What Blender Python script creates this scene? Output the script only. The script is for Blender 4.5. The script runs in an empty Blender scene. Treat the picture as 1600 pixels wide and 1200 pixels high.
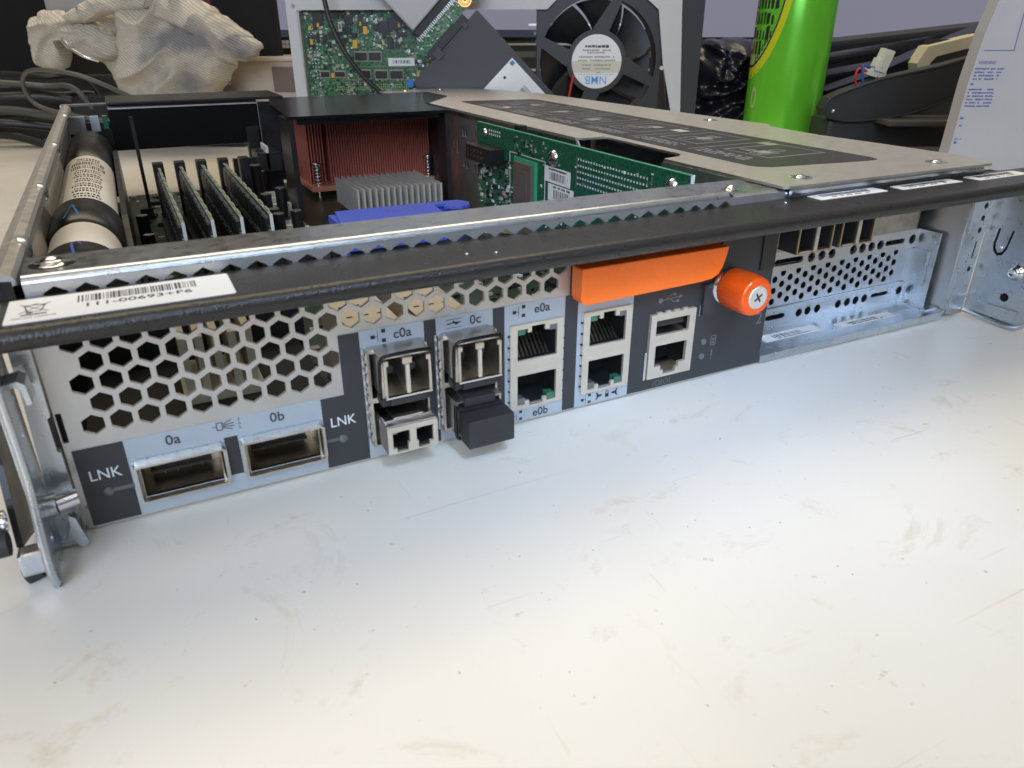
import bpy, bmesh, math, random
from math import sin, cos, pi, radians
from mathutils import Matrix, Vector, noise

S = 0.001                       # everything below is written in millimetres
SC = bpy.context.scene
COL = SC.collection

# ------------------------------------------------------------------ camera
YAW, PITCH = 0.470, 0.455
CAM = (24.66, -172.82, 108.45)
cd = bpy.data.cameras.new('camera'); cam = bpy.data.objects.new('camera', cd); COL.objects.link(cam)
cam.location = Vector(CAM) * S
cam.rotation_euler = (pi / 2 - PITCH, 0, -YAW)
cd.sensor_width = 36; cd.lens = 1148.9 / 1600 * 36
cd.clip_start = 0.01; cd.clip_end = 20
cd.dof.use_dof = True; cd.dof.focus_distance = 0.31; cd.dof.aperture_fstop = 34
SC.camera = cam

# ------------------------------------------------------------------ world and lamps
w = bpy.data.worlds.new('World'); SC.world = w; w.use_nodes = True
nt = w.node_tree; bg = nt.nodes['Background']
tc = nt.nodes.new('ShaderNodeTexCoord'); sep = nt.nodes.new('ShaderNodeSeparateXYZ')
rmp = nt.nodes.new('ShaderNodeValToRGB')
nt.links.new(tc.outputs['Generated'], sep.inputs[0]); nt.links.new(sep.outputs['Z'], rmp.inputs[0])
rmp.color_ramp.elements[0].position = 0.0; rmp.color_ramp.elements[0].color = (0.10, 0.095, 0.09, 1)
rmp.color_ramp.elements[1].position = 0.75; rmp.color_ramp.elements[1].color = (0.62, 0.58, 0.52, 1)
nt.links.new(rmp.outputs[0], bg.inputs['Color']); bg.inputs['Strength'].default_value = 0.55

def area(name, loc, target, sx, sy, power, col, spread=180):
    l = bpy.data.lights.new(name, 'AREA'); l.shape = 'RECTANGLE'; l.size = sx; l.size_y = sy
    l.energy = power; l.color = col; l.spread = radians(spread)
    o = bpy.data.objects.new(name, l); COL.objects.link(o); o.location = loc
    o.rotation_euler = (Vector(target) - Vector(loc)).to_track_quat('-Z', 'Y').to_euler()
    return o
area('lamp_fluorescent_back', (0.25, 0.75, 1.35), (0.15, 0.1, 0), 1.6, 0.80, 13.0, (1.0, 0.85, 0.64))
area('lamp_fluorescent_front', (-0.25, -0.50, 1.45), (0.1, 0.1, 0), 1.4, 0.30, 1.6, (1.0, 0.78, 0.52))
area('lamp_window', (-0.55, -1.05, 0.62), (0.12, 0.02, 0.03), 0.8, 0.6, 6.4, (0.68, 0.80, 1.0), 120)
area('fill_cool_near', (0.10, -0.38, 0.44), (0.16, 0.01, 0.0), 0.16, 0.12, 0.085, (0.50, 0.70, 1.0), 26)  # added narrow cool fill, brightens the table just below the front panel

SC.view_settings.view_transform = 'Standard'; SC.view_settings.look = 'None'
SC.view_settings.exposure = 0.10; SC.view_settings.gamma = 1.0
try: SC.view_settings.use_curve_mapping = False
except Exception: pass

# ------------------------------------------------------------------ materials
MATS = {}
def mat(name, col, metal=0.0, rough=0.5, var=0.0, vscale=60, rvar=0.0, bump=0.0, bscale=800, coat=0.0, emit=None, estr=1.0, spec=None, stretch=None, alpha=None, trans=0.0):
    m = bpy.data.materials.new(name); m.use_nodes = True
    nt = m.node_tree; b = nt.nodes['Principled BSDF']
    b.inputs['Base Color'].default_value = (*col, 1); b.inputs['Metallic'].default_value = metal
    b.inputs['Roughness'].default_value = rough
    if coat: b.inputs['Coat Weight'].default_value = coat; b.inputs['Coat Roughness'].default_value = 0.12
    if spec is not None: b.inputs['Specular IOR Level'].default_value = spec
    if trans: b.inputs['Transmission Weight'].default_value = trans
    if emit: b.inputs['Emission Color'].default_value = (*emit, 1); b.inputs['Emission Strength'].default_value = estr
    tc = nt.nodes.new('ShaderNodeTexCoord'); src = tc.outputs['Object']
    if stretch:
        mp = nt.nodes.new('ShaderNodeMapping'); mp.inputs['Scale'].default_value = stretch
        nt.links.new(src, mp.inputs[0]); src = mp.outputs[0]
    if var or rvar:
        n = nt.nodes.new('ShaderNodeTexNoise'); n.inputs['Scale'].default_value = vscale; n.inputs['Detail'].default_value = 6
        n.inputs['Roughness'].default_value = 0.65
        nt.links.new(src, n.inputs['Vector'])
        if var:
            r = nt.nodes.new('ShaderNodeValToRGB')
            r.color_ramp.elements[0].position = 0.3; r.color_ramp.elements[1].position = 0.7
            r.color_ramp.elements[0].color = (*[c * (1 - var) for c in col], 1)
            r.color_ramp.elements[1].color = (*[min(1, c * (1 + var)) for c in col], 1)
            nt.links.new(n.outputs['Fac'], r.inputs[0]); nt.links.new(r.outputs[0], b.inputs['Base Color'])
        if rvar:
            mr = nt.nodes.new('ShaderNodeMapRange'); mr.inputs[1].default_value = 0.3; mr.inputs[2].default_value = 0.7
            mr.inputs[3].default_value = max(0.02, rough - rvar); mr.inputs[4].default_value = rough + rvar
            nt.links.new(n.outputs['Fac'], mr.inputs[0]); nt.links.new(mr.outputs[0], b.inputs['Roughness'])
    if bump:
        n2 = nt.nodes.new('ShaderNodeTexNoise'); n2.inputs['Scale'].default_value = bscale; n2.inputs['Detail'].default_value = 3
        bp_ = nt.nodes.new('ShaderNodeBump'); bp_.inputs['Strength'].default_value = bump; bp_.inputs['Distance'].default_value = 0.0003
        nt.links.new(src, n2.inputs['Vector']); nt.links.new(n2.outputs['Fac'], bp_.inputs['Height']); nt.links.new(bp_.outputs[0], b.inputs['Normal'])
    MATS[name] = m
    return m

mat('zinc', (0.56, 0.60, 0.64), 1.0, 0.30, 0.06, 260, 0.05, 0.12, 900)
mat('zinc_dull', (0.62, 0.61, 0.585), 1.0, 0.44, 0.05, 240, 0.05, 0.12, 900)
mat('panel_grey', (0.56, 0.55, 0.53), 0.85, 0.42, 0.06, 80, 0.05, 0.15, 600)
mat('steel_floor', (0.33, 0.34, 0.35), 1.0, 0.45, 0.1, 60)
mat('chrome', (0.75, 0.76, 0.78), 1.0, 0.16)
mat('screw_steel', (0.72, 0.70, 0.66), 0.6, 0.4)
mat('nickel', (0.62, 0.58, 0.52), 1.0, 0.33, 0.12, 200, 0.06)
mat('nickel_dark', (0.40, 0.345, 0.27), 1.0, 0.30, 0.2, 200)
mat('tin_warm', (0.62, 0.56, 0.465), 0.55, 0.42, 0.05, 150)
mat('powder_black', (0.017, 0.0145, 0.013), 0.0, 0.30, 0.15, 300, 0.04, 0.55, 1700, spec=0.5)
mat('label_black', (0.030, 0.030, 0.033), 0.0, 0.45, 0.1, 150, 0.05, 0.1, 900)
mat('label_silver', (0.42, 0.47, 0.53), 0.35, 0.42, 0.05, 120)
mat('ink_black', (0.015, 0.015, 0.018), 0.0, 0.5)
mat('ink_grey', (0.035, 0.04, 0.05), 0.0, 0.5)
mat('ink_white', (0.72, 0.74, 0.76), 0.0, 0.5)
mat('ink_dim', (0.16, 0.15, 0.15), 0.0, 0.5)
mat('ink_mid', (0.34, 0.33, 0.33), 0.0, 0.5)
mat('ink_blue', (0.10, 0.12, 0.38), 0.0, 0.5)
mat('sticker', (0.82, 0.81, 0.79), 0.0, 0.45, 0.02, 100)
mat('orange_plastic', (0.95, 0.165, 0.014), 0.0, 0.36, 0.07, 45, 0.10, 0.3, 700)
mat('orange_metal', (0.90, 0.11, 0.010), 0.25, 0.22)
mat('black_plastic', (0.014, 0.014, 0.015), 0.0, 0.35, 0.2, 100, 0.08)
mat('black_gloss', (0.008, 0.008, 0.009), 0.0, 0.22, spec=0.3)
mat('black_rubber', (0.025, 0.025, 0.026), 0.0, 0.62, 0.15, 120, 0.05, 0.3, 900)
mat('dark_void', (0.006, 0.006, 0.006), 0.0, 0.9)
mat('led_off', (0.10, 0.11, 0.11), 0.0, 0.3, coat=0.4)
mat('led_green', (0.03, 0.13, 0.08), 0.0, 0.25, coat=0.5)
mat('copper_fin', (0.62, 0.185, 0.135), 0.25, 0.42, 0.10, 150)
mat('copper_base', (0.85, 0.36, 0.22), 0.4, 0.35, 0.08, 100)
mat('alu_sink', (0.74, 0.72, 0.68), 0.55, 0.42, 0.05, 100)
mat('blue_plastic', (0.085, 0.13, 0.62), 0.0, 0.38, 0.05, 60)
mat('pcb_edge', (0.05, 0.30, 0.16), 0.0, 0.35)
mat('dimm_edge', (0.24, 0.26, 0.20), 0.0, 0.4)
mat('chip', (0.016, 0.016, 0.017), 0.0, 0.35)
mat('chip_brown', (0.17, 0.125, 0.10), 0.3, 0.4)
mat('solder', (0.66, 0.66, 0.62), 0.9, 0.25)
mat('smd_tan', (0.36, 0.33, 0.24), 0.0, 0.4)
mat('smd_white', (0.60, 0.62, 0.58), 0.0, 0.4)
mat('gold', (0.75, 0.52, 0.22), 1.0, 0.3)
mat('brass_dark', (0.42, 0.31, 0.17), 0.8, 0.35)
mat('tantalum', (0.75, 0.40, 0.03), 0.0, 0.4)
mat('cell_blue', (0.03, 0.20, 0.55), 0.0, 0.4)
mat('cap_label', (0.82, 0.79, 0.73), 0.0, 0.42, 0.03, 50)
mat('case_white', (0.60, 0.59, 0.57), 0.0, 0.5, 0.03, 30)
mat('case_dark', (0.030, 0.030, 0.030), 0.0, 0.55)
mat('fan_plastic', (0.028, 0.028, 0.028), 0.0, 0.42)
mat('drive_grey', (0.055, 0.055, 0.06), 0.2, 0.5)
mat('caddy_grey', (0.42, 0.41, 0.39), 0.2, 0.45, 0.04, 20)
mat('logo_blue', (0.14, 0.40, 0.75), 0.0, 0.5)
mat('fan_cream', (0.66, 0.62, 0.50), 0.0, 0.5)
mat('wire_red', (0.55, 0.03, 0.02), 0.0, 0.4)
mat('wire_blue', (0.03, 0.08, 0.30), 0.0, 0.4)
mat('connector_white', (0.66, 0.64, 0.54), 0.0, 0.4)
mat('can_green', (0.16, 0.62, 0.035), 0.30, 0.26, 0.10, 12, 0.03)
mat('can_yellow', (0.62, 0.66, 0.02), 0.2, 0.3)
mat('can_cream', (0.48, 0.52, 0.22), 0.1, 0.3)
mat('glass_grey', (0.02, 0.02, 0.022), 0.0, 0.2)
mat('screen', (0.01, 0.01, 0.012), 0.0, 0.3, emit=(0.19, 0.185, 0.245), estr=1.0)
mat('screen_white', (0.01, 0.01, 0.01), 0.0, 0.3, emit=(0.60, 0.65, 0.74), estr=1.0)
mat('screen_dark', (0.01, 0.01, 0.01), 0.0, 0.3, emit=(0.03, 0.035, 0.05), estr=1.0)
mat('led_glow', (0.9, 0.1, 0.05), 0.0, 0.3, emit=(1.0, 0.14, 0.05), estr=2.6)
mat('led_glow_pale', (0.9, 0.5, 0.2), 0.0, 0.3, emit=(1.0, 0.55, 0.18), estr=2.0)
mat('knit', (0.70, 0.65, 0.55), 0.0, 0.95, 0.25, 32, 0.0, 1.0, 420)
mat('tray_plastic', (0.52, 0.43, 0.36), 0.0, 0.3, 0.1, 30, 0.1, 0.4, 200)
mat('foam', (0.62, 0.56, 0.40), 0.0, 0.8, 0.05, 60)
mat('bag_black', (0.014, 0.013, 0.018), 0.0, 0.26, 0.2, 30, 0.08, 1.0, 45)
mat('cable_black', (0.02, 0.02, 0.019), 0.0, 0.4)
mat('cable_grey', (0.09, 0.085, 0.075), 0.0, 0.4)
mat('bag_white', (0.46, 0.46, 0.47), 0.0, 0.45, 0.05, 25, 0.05, 0.3, 60)
mat('wall_dark', (0.009, 0.008, 0.008), 0.0, 0.8, 0.3, 4)
mat('maroon', (0.16, 0.01, 0.03), 0.0, 0.7)

def pcb_mat(name, dark, light, scale=420):
    m = bpy.data.materials.new(name); m.use_nodes = True; nt = m.node_tree; b = nt.nodes['Principled BSDF']
    tc = nt.nodes.new('ShaderNodeTexCoord')
    v = nt.nodes.new('ShaderNodeTexVoronoi'); v.feature = 'DISTANCE_TO_EDGE'; v.inputs['Scale'].default_value = scale
    nt.links.new(tc.outputs['Object'], v.inputs['Vector'])
    n = nt.nodes.new('ShaderNodeTexNoise'); n.inputs['Scale'].default_value = scale * 0.4
    nt.links.new(tc.outputs['Object'], n.inputs['Vector'])
    mul = nt.nodes.new('ShaderNodeMath'); mul.operation = 'MULTIPLY'
    nt.links.new(v.outputs['Distance'], mul.inputs[0]); nt.links.new(n.outputs['Fac'], mul.inputs[1])
    r = nt.nodes.new('ShaderNodeValToRGB'); r.color_ramp.elements[0].position = 0.015; r.color_ramp.elements[1].position = 0.07
    r.color_ramp.elements[0].color = (*light, 1); r.color_ramp.elements[1].color = (*dark, 1)
    nt.links.new(mul.outputs[0], r.inputs[0]); nt.links.new(r.outputs[0], b.inputs['Base Color'])
    b.inputs['Roughness'].default_value = 0.32
    MATS[name] = m
pcb_mat('pcb_green', (0.008, 0.075, 0.035), (0.02, 0.13, 0.065))
pcb_mat('pcb_dark', (0.010, 0.022, 0.012), (0.03, 0.05, 0.03))
pcb_mat('pcb_old', (0.012, 0.10, 0.028), (0.10, 0.20, 0.10), 300)

def table_mat():
    m = bpy.data.materials.new('table_laminate'); m.use_nodes = True; nt = m.node_tree; b = nt.nodes['Principled BSDF']
    tc = nt.nodes.new('ShaderNodeTexCoord'); L = nt.links.new
    def noise(scale, detail, rough=0.6, sc=None, dist=0):
        n = nt.nodes.new('ShaderNodeTexNoise'); n.inputs['Scale'].default_value = scale; n.inputs['Detail'].default_value = detail
        n.inputs['Roughness'].default_value = rough; n.inputs['Distortion'].default_value = dist
        if sc:
            mp = nt.nodes.new('ShaderNodeMapping'); mp.inputs['Scale'].default_value = sc[:3]; mp.inputs['Rotation'].default_value = (0, 0, sc[3])
            L(tc.outputs['Object'], mp.inputs[0]); L(mp.outputs[0], n.inputs['Vector'])
        else: L(tc.outputs['Object'], n.inputs['Vector'])
        return n.outputs['Fac']
    def ramp(fac, p0, p1, c0, c1):
        r = nt.nodes.new('ShaderNodeValToRGB'); r.color_ramp.elements[0].position = p0; r.color_ramp.elements[1].position = p1
        r.color_ramp.elements[0].color = (*c0, 1); r.color_ramp.elements[1].color = (*c1, 1); L(fac, r.inputs[0]); return r.outputs[0]
    def mul(a, b_, f=1.0):
        x = nt.nodes.new('ShaderNodeMixRGB'); x.blend_type = 'MULTIPLY'; x.inputs[0].default_value = f; L(a, x.inputs[1]); L(b_, x.inputs[2]); return x.outputs[0]
    c = ramp(noise(7, 4, 0.5), 0.35, 0.68, (0.73, 0.695, 0.615), (0.79, 0.775, 0.735))
    c = mul(c, ramp(noise(28, 8, 0.75, None, 1.5), 0.32, 0.44, (0.86, 0.82, 0.74), (1, 1, 1)))
    c = mul(c, ramp(noise(150, 4, 0.7), 0.285, 0.325, (0.76, 0.70, 0.60), (1, 1, 1)))          # specks
    c = mul(c, ramp(noise(560, 2, 0.5), 0.225, 0.25, (0.42, 0.37, 0.31), (1, 1, 1)))          # small dark grit
    c = mul(c, ramp(noise(40, 3, 0.6, (0.22, 5, 1, 0.5), 0.4), 0.275, 0.31, (0.88, 0.84, 0.76), (1, 1, 1)))   # long scratches
    c = mul(c, ramp(noise(46, 3, 0.6, (5, 0.3, 1, -0.35), 0.6), 0.27, 0.305, (0.88, 0.83, 0.75), (1, 1, 1)))
    c = mul(c, ramp(noise(120, 3, 0.6, (0.12, 6, 1, -0.9), 0.3), 0.26, 0.29, (0.88, 0.85, 0.78), (1, 1, 1)))
    c = mul(c, ramp(noise(4.5, 3, 0.5), 0.36, 0.60, (0.95, 0.93, 0.88), (1, 1, 1)))
    L(c, b.inputs['Base Color'])
    rr = nt.nodes.new('ShaderNodeMapRange'); rr.inputs[3].default_value = 0.25; rr.inputs[4].default_value = 0.33
    L(noise(12, 2), rr.inputs[0]); L(rr.outputs[0], b.inputs['Roughness'])
    b.inputs['Specular IOR Level'].default_value = 0.45
    bp_ = nt.nodes.new('ShaderNodeBump'); bp_.inputs['Strength'].default_value = 0.12; bp_.inputs['Distance'].default_value = 0.0008
    L(noise(9, 3), bp_.inputs['Height']); L(bp_.outputs[0], b.inputs['Normal'])
    MATS['table_laminate'] = m
def knit_mat():
    m = MATS['knit']; nt = m.node_tree; b = nt.nodes['Principled BSDF']; L = nt.links.new
    tc = nt.nodes.new('ShaderNodeTexCoord'); w1 = nt.nodes.new('ShaderNodeTexWave'); w1.inputs['Scale'].default_value = 150; w1.inputs['Distortion'].default_value = 2.2
    w1.inputs['Detail'].default_value = 2; w1.inputs['Detail Scale'].default_value = 30
    mp = nt.nodes.new('ShaderNodeMapping'); mp.inputs['Rotation'].default_value = (0, 1.0, 0)
    L(tc.outputs['Object'], mp.inputs[0]); L(mp.outputs[0], w1.inputs['Vector'])
    n = nt.nodes.new('ShaderNodeTexNoise'); n.inputs['Scale'].default_value = 700; L(tc.outputs['Object'], n.inputs['Vector'])
    ad = nt.nodes.new('ShaderNodeMath'); ad.operation = 'ADD'; L(w1.outputs['Fac'], ad.inputs[0]); L(n.outputs['Fac'], ad.inputs[1])
    bp_ = nt.nodes.new('ShaderNodeBump'); bp_.inputs['Strength'].default_value = 0.9; bp_.inputs['Distance'].default_value = 0.0012
    L(ad.outputs[0], bp_.inputs['Height']); L(bp_.outputs[0], b.inputs['Normal'])
    n3 = nt.nodes.new('ShaderNodeTexNoise'); n3.inputs['Scale'].default_value = 14; n3.inputs['Detail'].default_value = 5; L(tc.outputs['Object'], n3.inputs['Vector'])
    r3 = nt.nodes.new('ShaderNodeValToRGB'); r3.color_ramp.elements[0].position = 0.32; r3.color_ramp.elements[1].position = 0.43
    r3.color_ramp.elements[0].color = (0.36, 0.35, 0.36, 1); r3.color_ramp.elements[1].color = (0.84, 0.77, 0.64, 1); L(n3.outputs['Fac'], r3.inputs[0])
    r4 = nt.nodes.new('ShaderNodeMixRGB'); r4.blend_type = 'MULTIPLY'; r4.inputs[0].default_value = .36; L(r3.outputs[0], r4.inputs[1]); L(ad.outputs[0], r4.inputs[2]); L(r4.outputs[0], b.inputs['Base Color'])
knit_mat()
table_mat()

# ------------------------------------------------------------------ geometry helpers
def frame(o, U, V):
    U = Vector(U); V = Vector(V); N = U.cross(V)
    return Matrix(((U.x, V.x, N.x, o[0]), (U.y, V.y, N.y, o[1]), (U.z, V.z, N.z, o[2]), (0, 0, 0, 1)))
def FRONT(y=0): return frame((0, y, 0), (1, 0, 0), (0, 0, 1))       # (x, z), out towards the viewer
def TOP(z=0): return frame((0, 0, z), (1, 0, 0), (0, 1, 0))
def LEFTF(x=0): return frame((x, 0, 0), (0, -1, 0), (0, 0, 1))      # (-y, z), out towards -x
def RIGHTF(x=0): return frame((x, 0, 0), (0, 1, 0), (0, 0, 1))      # (y, z), out towards +x

class MB:
    def __init__(s): s.v = []; s.f = []; s.m = []; s.s = []; s.mats = []
    def mi(s, n):
        if n not in s.mats: s.mats.append(n)
        return s.mats.index(n)
    def add(s, vs, fs, mt, M=None, smooth=False):
        o = len(s.v)
        for p in vs: s.v.append(tuple(M @ Vector(p)) if M is not None else tuple(p))
        k = s.mi(mt)
        for f in fs: s.f.append(tuple(i + o for i in f)); s.m.append(k); s.s.append(smooth)
        return s
    def box(s, x0, x1, y0, y1, z0, z1, mt, M=None, bev=0):
        if x0 > x1: x0, x1 = x1, x0
        if y0 > y1: y0, y1 = y1, y0
        if z0 > z1: z0, z1 = z1, z0
        if not bev:
            vs = [(x, y, z) for x in (x0, x1) for y in (y0, y1) for z in (z0, z1)]
            return s.add(vs, [(0, 1, 3, 2), (4, 6, 7, 5), (0, 4, 5, 1), (2, 3, 7, 6), (0, 2, 6, 4), (1, 5, 7, 3)], mt, M)
        bm = bmesh.new(); bmesh.ops.create_cube(bm, size=1)
        for v in bm.verts: v.co = Vector(((x0 + x1) / 2 + v.co.x * (x1 - x0), (y0 + y1) / 2 + v.co.y * (y1 - y0), (z0 + z1) / 2 + v.co.z * (z1 - z0)))
        bmesh.ops.bevel(bm, geom=list(bm.edges), offset=bev, segments=2, affect='EDGES', profile=0.7)
        bm.verts.index_update()
        s.add([tuple(v.co) for v in bm.verts], [tuple(v.index for v in f.verts) for f in bm.faces], mt, M); bm.free(); return s
    def prism(s, poly, t0, t1, mt, M=None, smooth=False):
        n = len(poly); vs = [(a, b, t0) for a, b in poly] + [(a, b, t1) for a, b in poly]
        s.add(vs, [tuple(range(n))[::-1], tuple(range(n, 2 * n))], mt, M)
        s.add(vs, [(i, (i + 1) % n, n + (i + 1) % n, n + i) for i in range(n)], mt, M, smooth); return s
    def plate(s, outline, holes, t0, t1, mt, M):
        cu = bpy.data.curves.new('c', 'CURVE'); cu.dimensions = '2D'; cu.fill_mode = 'BOTH'; cu.extrude = (t1 - t0) / 2
        for P in [outline] + holes:
            sp = cu.splines.new('POLY'); sp.points.add(len(P) - 1)
            for i, (a, b) in enumerate(P): sp.points[i].co = (a, b, 0, 1)
            sp.use_cyclic_u = True
        o = bpy.data.objects.new('c', cu); me = o.to_mesh()
        off = (t0 + t1) / 2
        s.add([(v.co.x, v.co.y, v.co.z + off) for v in me.vertices], [tuple(p.vertices) for p in me.polygons], mt, M)
        o.to_mesh_clear(); bpy.data.objects.remove(o); bpy.data.curves.remove(cu); return s
    def text(s, body, a, b, size, mt, M, ext=0.02, align='CENTER', sx=1.0, rot=0, bold=0.0):
        cu = bpy.data.curves.new('t', 'FONT'); cu.body = body; cu.size = size; cu.align_x = align; cu.align_y = 'CENTER'
        cu.extrude = ext; cu.resolution_u = 3; cu.offset = bold
        o = bpy.data.objects.new('t', cu); me = o.to_mesh()
        L = Matrix.Translation((a, b, 0)) @ Matrix.Rotation(rot, 4, 'Z') @ Matrix.Diagonal((sx, 1, 1, 1))
        s.add([tuple(v.co) for v in me.vertices], [tuple(p.vertices) for p in me.polygons], mt, M @ L)
        o.to_mesh_clear(); bpy.data.objects.remove(o); bpy.data.curves.remove(cu); return s
    def mark(s): s.marks = getattr(s, 'marks', [0]) + [len(s.f)]; return s
    def build_each(s, name, parent=None):
        if not getattr(s, 'marks', None): s.marks = [0]
        if s.marks[-1] != len(s.f): s.mark()
        for a, b in zip(s.marks[:-1], s.marks[1:]):
            t = MB(); ids = {}
            for k in range(a, b):
                f = []
                for i in s.f[k]:
                    if i not in ids: ids[i] = len(t.v); t.v.append(s.v[i])
                    f.append(ids[i])
                t.f.append(tuple(f)); t.m.append(t.mi(s.mats[s.m[k]])); t.s.append(s.s[k])
            t.build(name, parent)
    def rect(s, a0, a1, b0, b1, t, mt, M): return s.box(a0, a1, b0, b1, t - 0.03, t, mt, M)
    def cyl(s, p0, p1, r0, mt, r1=None, n=24, M=None, cap=True, smooth=True):
        r1 = r0 if r1 is None else r1
        p0 = Vector(p0); p1 = Vector(p1); d = (p1 - p0).normalized()
        u = d.orthogonal().normalized(); v = d.cross(u)
        vs = [tuple(p0 + (u * cos(2 * pi * i / n) + v * sin(2 * pi * i / n)) * r0) for i in range(n)] + \
             [tuple(p1 + (u * cos(2 * pi * i / n) + v * sin(2 * pi * i / n)) * r1) for i in range(n)]
        s.add(vs, [(i, (i + 1) % n, n + (i + 1) % n, n + i) for i in range(n)], mt, M, smooth)
        if cap: s.add(vs, [tuple(range(n))[::-1], tuple(range(n, 2 * n))], mt, M)
        return s
    def lathe(s, prof, mt, M=None, n=40, smooth=True):            # profile of (r, z) about local z
        vs = []
        for r, z in prof: vs += [(r * cos(2 * pi * i / n), r * sin(2 * pi * i / n), z) for i in range(n)]
        fs = [(k * n + i, k * n + (i + 1) % n, (k + 1) * n + (i + 1) % n, (k + 1) * n + i) for k in range(len(prof) - 1) for i in range(n)]
        return s.add(vs, fs, mt, M, smooth)
    def tube(s, pts, r, mt, n=8, M=None, sub=1):
        P = [Vector(p) for p in pts]
        if sub > 1:                                               # Catmull-Rom through the points
            Q = []
            for i in range(len(P) - 1):
                p0 = P[max(i - 1, 0)]; p1 = P[i]; p2 = P[i + 1]; p3 = P[min(i + 2, len(P) - 1)]
                for k in range(sub):
                    t = k / sub
                    Q.append(0.5 * ((2 * p1) + (-p0 + p2) * t + (2 * p0 - 5 * p1 + 4 * p2 - p3) * t * t + (-p0 + 3 * p1 - 3 * p2 + p3) * t ** 3))
            Q.append(P[-1]); P = Q
        vs = []; u = None
        for i, p in enumerate(P):
            d = (P[min(i + 1, len(P) - 1)] - P[max(i - 1, 0)]).normalized()
            if u is None: u = d.orthogonal().normalized()
            u = (u - d * u.dot(d)).normalized(); v = d.cross(u)
            vs += [tuple(p + (u * cos(2 * pi * k / n) + v * sin(2 * pi * k / n)) * r) for k in range(n)]
        fs = [(i * n + k, i * n + (k + 1) % n, (i + 1) * n + (k + 1) % n, (i + 1) * n + k) for i in range(len(P) - 1) for k in range(n)]
        s.add(vs, fs, mt, M, True)
        return s.add(vs, [tuple(range(n))[::-1], tuple(range(len(vs) - n, len(vs)))], mt, M)
    def build(s, name, parent=None, label=None, cat=None, group=None, kind=None):
        me = bpy.data.meshes.new(name)
        me.from_pydata([(x * S, y * S, z * S) for x, y, z in s.v], [], s.f); me.update()
        for n in s.mats: me.materials.append(MATS[n])
        me.polygons.foreach_set('material_index', s.m); me.polygons.foreach_set('use_smooth', s.s)
        o = bpy.data.objects.new(name, me); COL.objects.link(o)
        if parent: o.parent = parent
        tag(o, label, cat, group, kind)
        return o

def tag(o, label=None, cat=None, group=None, kind=None):
    if label: o['label'] = label
    if cat: o['category'] = cat
    if group: o['group'] = group
    if kind: o['kind'] = kind
def empty(name, loc, label, cat, group=None, rz=0):
    o = bpy.data.objects.new(name, None); COL.objects.link(o); o.empty_display_size = 0.01
    o.location = Vector(loc) * S; o.rotation_euler = (0, 0, rz); tag(o, label, cat, group); return o
def copy_tree(o, parent=None):
    c = o.copy(); COL.objects.link(c); c.parent = parent
    for ch in list(o.children): copy_tree(ch, c)
    return c
def rectp(a0, a1, b0, b1): return [(a0, b0), (a1, b0), (a1, b1), (a0, b1)]
def circ(a, b, r, n=16): return [(a + r * cos(2 * pi * i / n), b + r * sin(2 * pi * i / n)) for i in range(n)]
def hexa(a, b, r): return [(a + r * cos(pi / 2 + pi / 3 * i), b + r * sin(pi / 2 + pi / 3 * i)) for i in range(6)]
def slot(a0, a1, b, r, n=6):
    return [(a1 + r * cos(-pi / 2 + pi * i / n), b + r * sin(-pi / 2 + pi * i / n)) for i in range(n + 1)] + \
           [(a0 + r * cos(pi / 2 + pi * i / n), b + r * sin(pi / 2 + pi * i / n)) for i in range(n + 1)]
def rrect(a0, a1, b0, b1, r, n=5):
    P = []
    for cx, cy, t in ((a1 - r, b0 + r, -pi / 2), (a1 - r, b1 - r, 0), (a0 + r, b1 - r, pi / 2), (a0 + r, b0 + r, pi)):
        P += [(cx + r * cos(t + pi / 2 * i / n), cy + r * sin(t + pi / 2 * i / n)) for i in range(n + 1)]
    return P
def barcode(mb, a0, a1, b0, b1, t, mt, M, seed=1, mn=0.12, mx=0.5):
    R = random.Random(seed); a = a0
    while a < a1:
        wd = R.choice([mn, mn, mn * 2, mx]); wd = min(wd, a1 - a)
        mb.rect(a, a + wd, b0, b1, t, mt, M); a += wd + R.choice([mn, mn * 1.5, mn * 2.5])
def smallprint(mb, a0, a1, b, t, mt, M, seed=1, h=0.6, fill=0.8):
    R = random.Random(seed); a = a0
    while a < a1:
        wd = R.uniform(0.4, 1.3) * h; 
        if R.random() < fill: mb.rect(a, min(a + wd, a1), b - h / 2 * R.uniform(0.6, 1), b + h / 2 * R.uniform(0.6, 1), t, mt, M)
        a += wd + 0.22 * h
def scatter(mb, a0, a1, b0, b1, n, M, seed, pal, smin=0.5, smax=2.0, h=0.6, avoid=()):
    R = random.Random(seed)
    for i in range(n):
        a = R.uniform(a0, a1); b = R.uniform(b0, b1)
        if any(x0 < a < x1 and y0 < b < y1 for x0, x1, y0, y1 in avoid): continue
        w_ = R.uniform(smin, smax); d_ = w_ * R.choice([0.5, 0.6, 1.0]); 
        if R.random() < .5: w_, d_ = d_, w_
        mb.box(a, a + w_, b, b + d_, 0.0, h * R.uniform(0.5, 1.3), R.choice(pal), M)
def grid_dots(mb, a0, a1, b0, b1, pa, pb, r, mt, M, t=0.15):
    na = int((a1 - a0) / pa) + 1; nb = int((b1 - b0) / pb) + 1
    for i in range(na):
        for j in range(nb):
            mb.box(a0 + i * pa - r, a0 + i * pa + r, b0 + j * pb - r, b0 + j * pb + r, 0, t, mt, M)

# ================================================================== the setting
tb = MB(); tb.box(-1600, 2200, -900, 1350, -30, -0.4, 'table_laminate')
tb.build('table_top', label='off-white laminate workbench top, scuffed and speckled, under the open server module', cat='table', kind='structure')
wl = MB(); wl.box(-1900, 3200, 1700, 1730, -900, 1600, 'wall_dark')
wl.build('back_wall', kind='structure')

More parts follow.
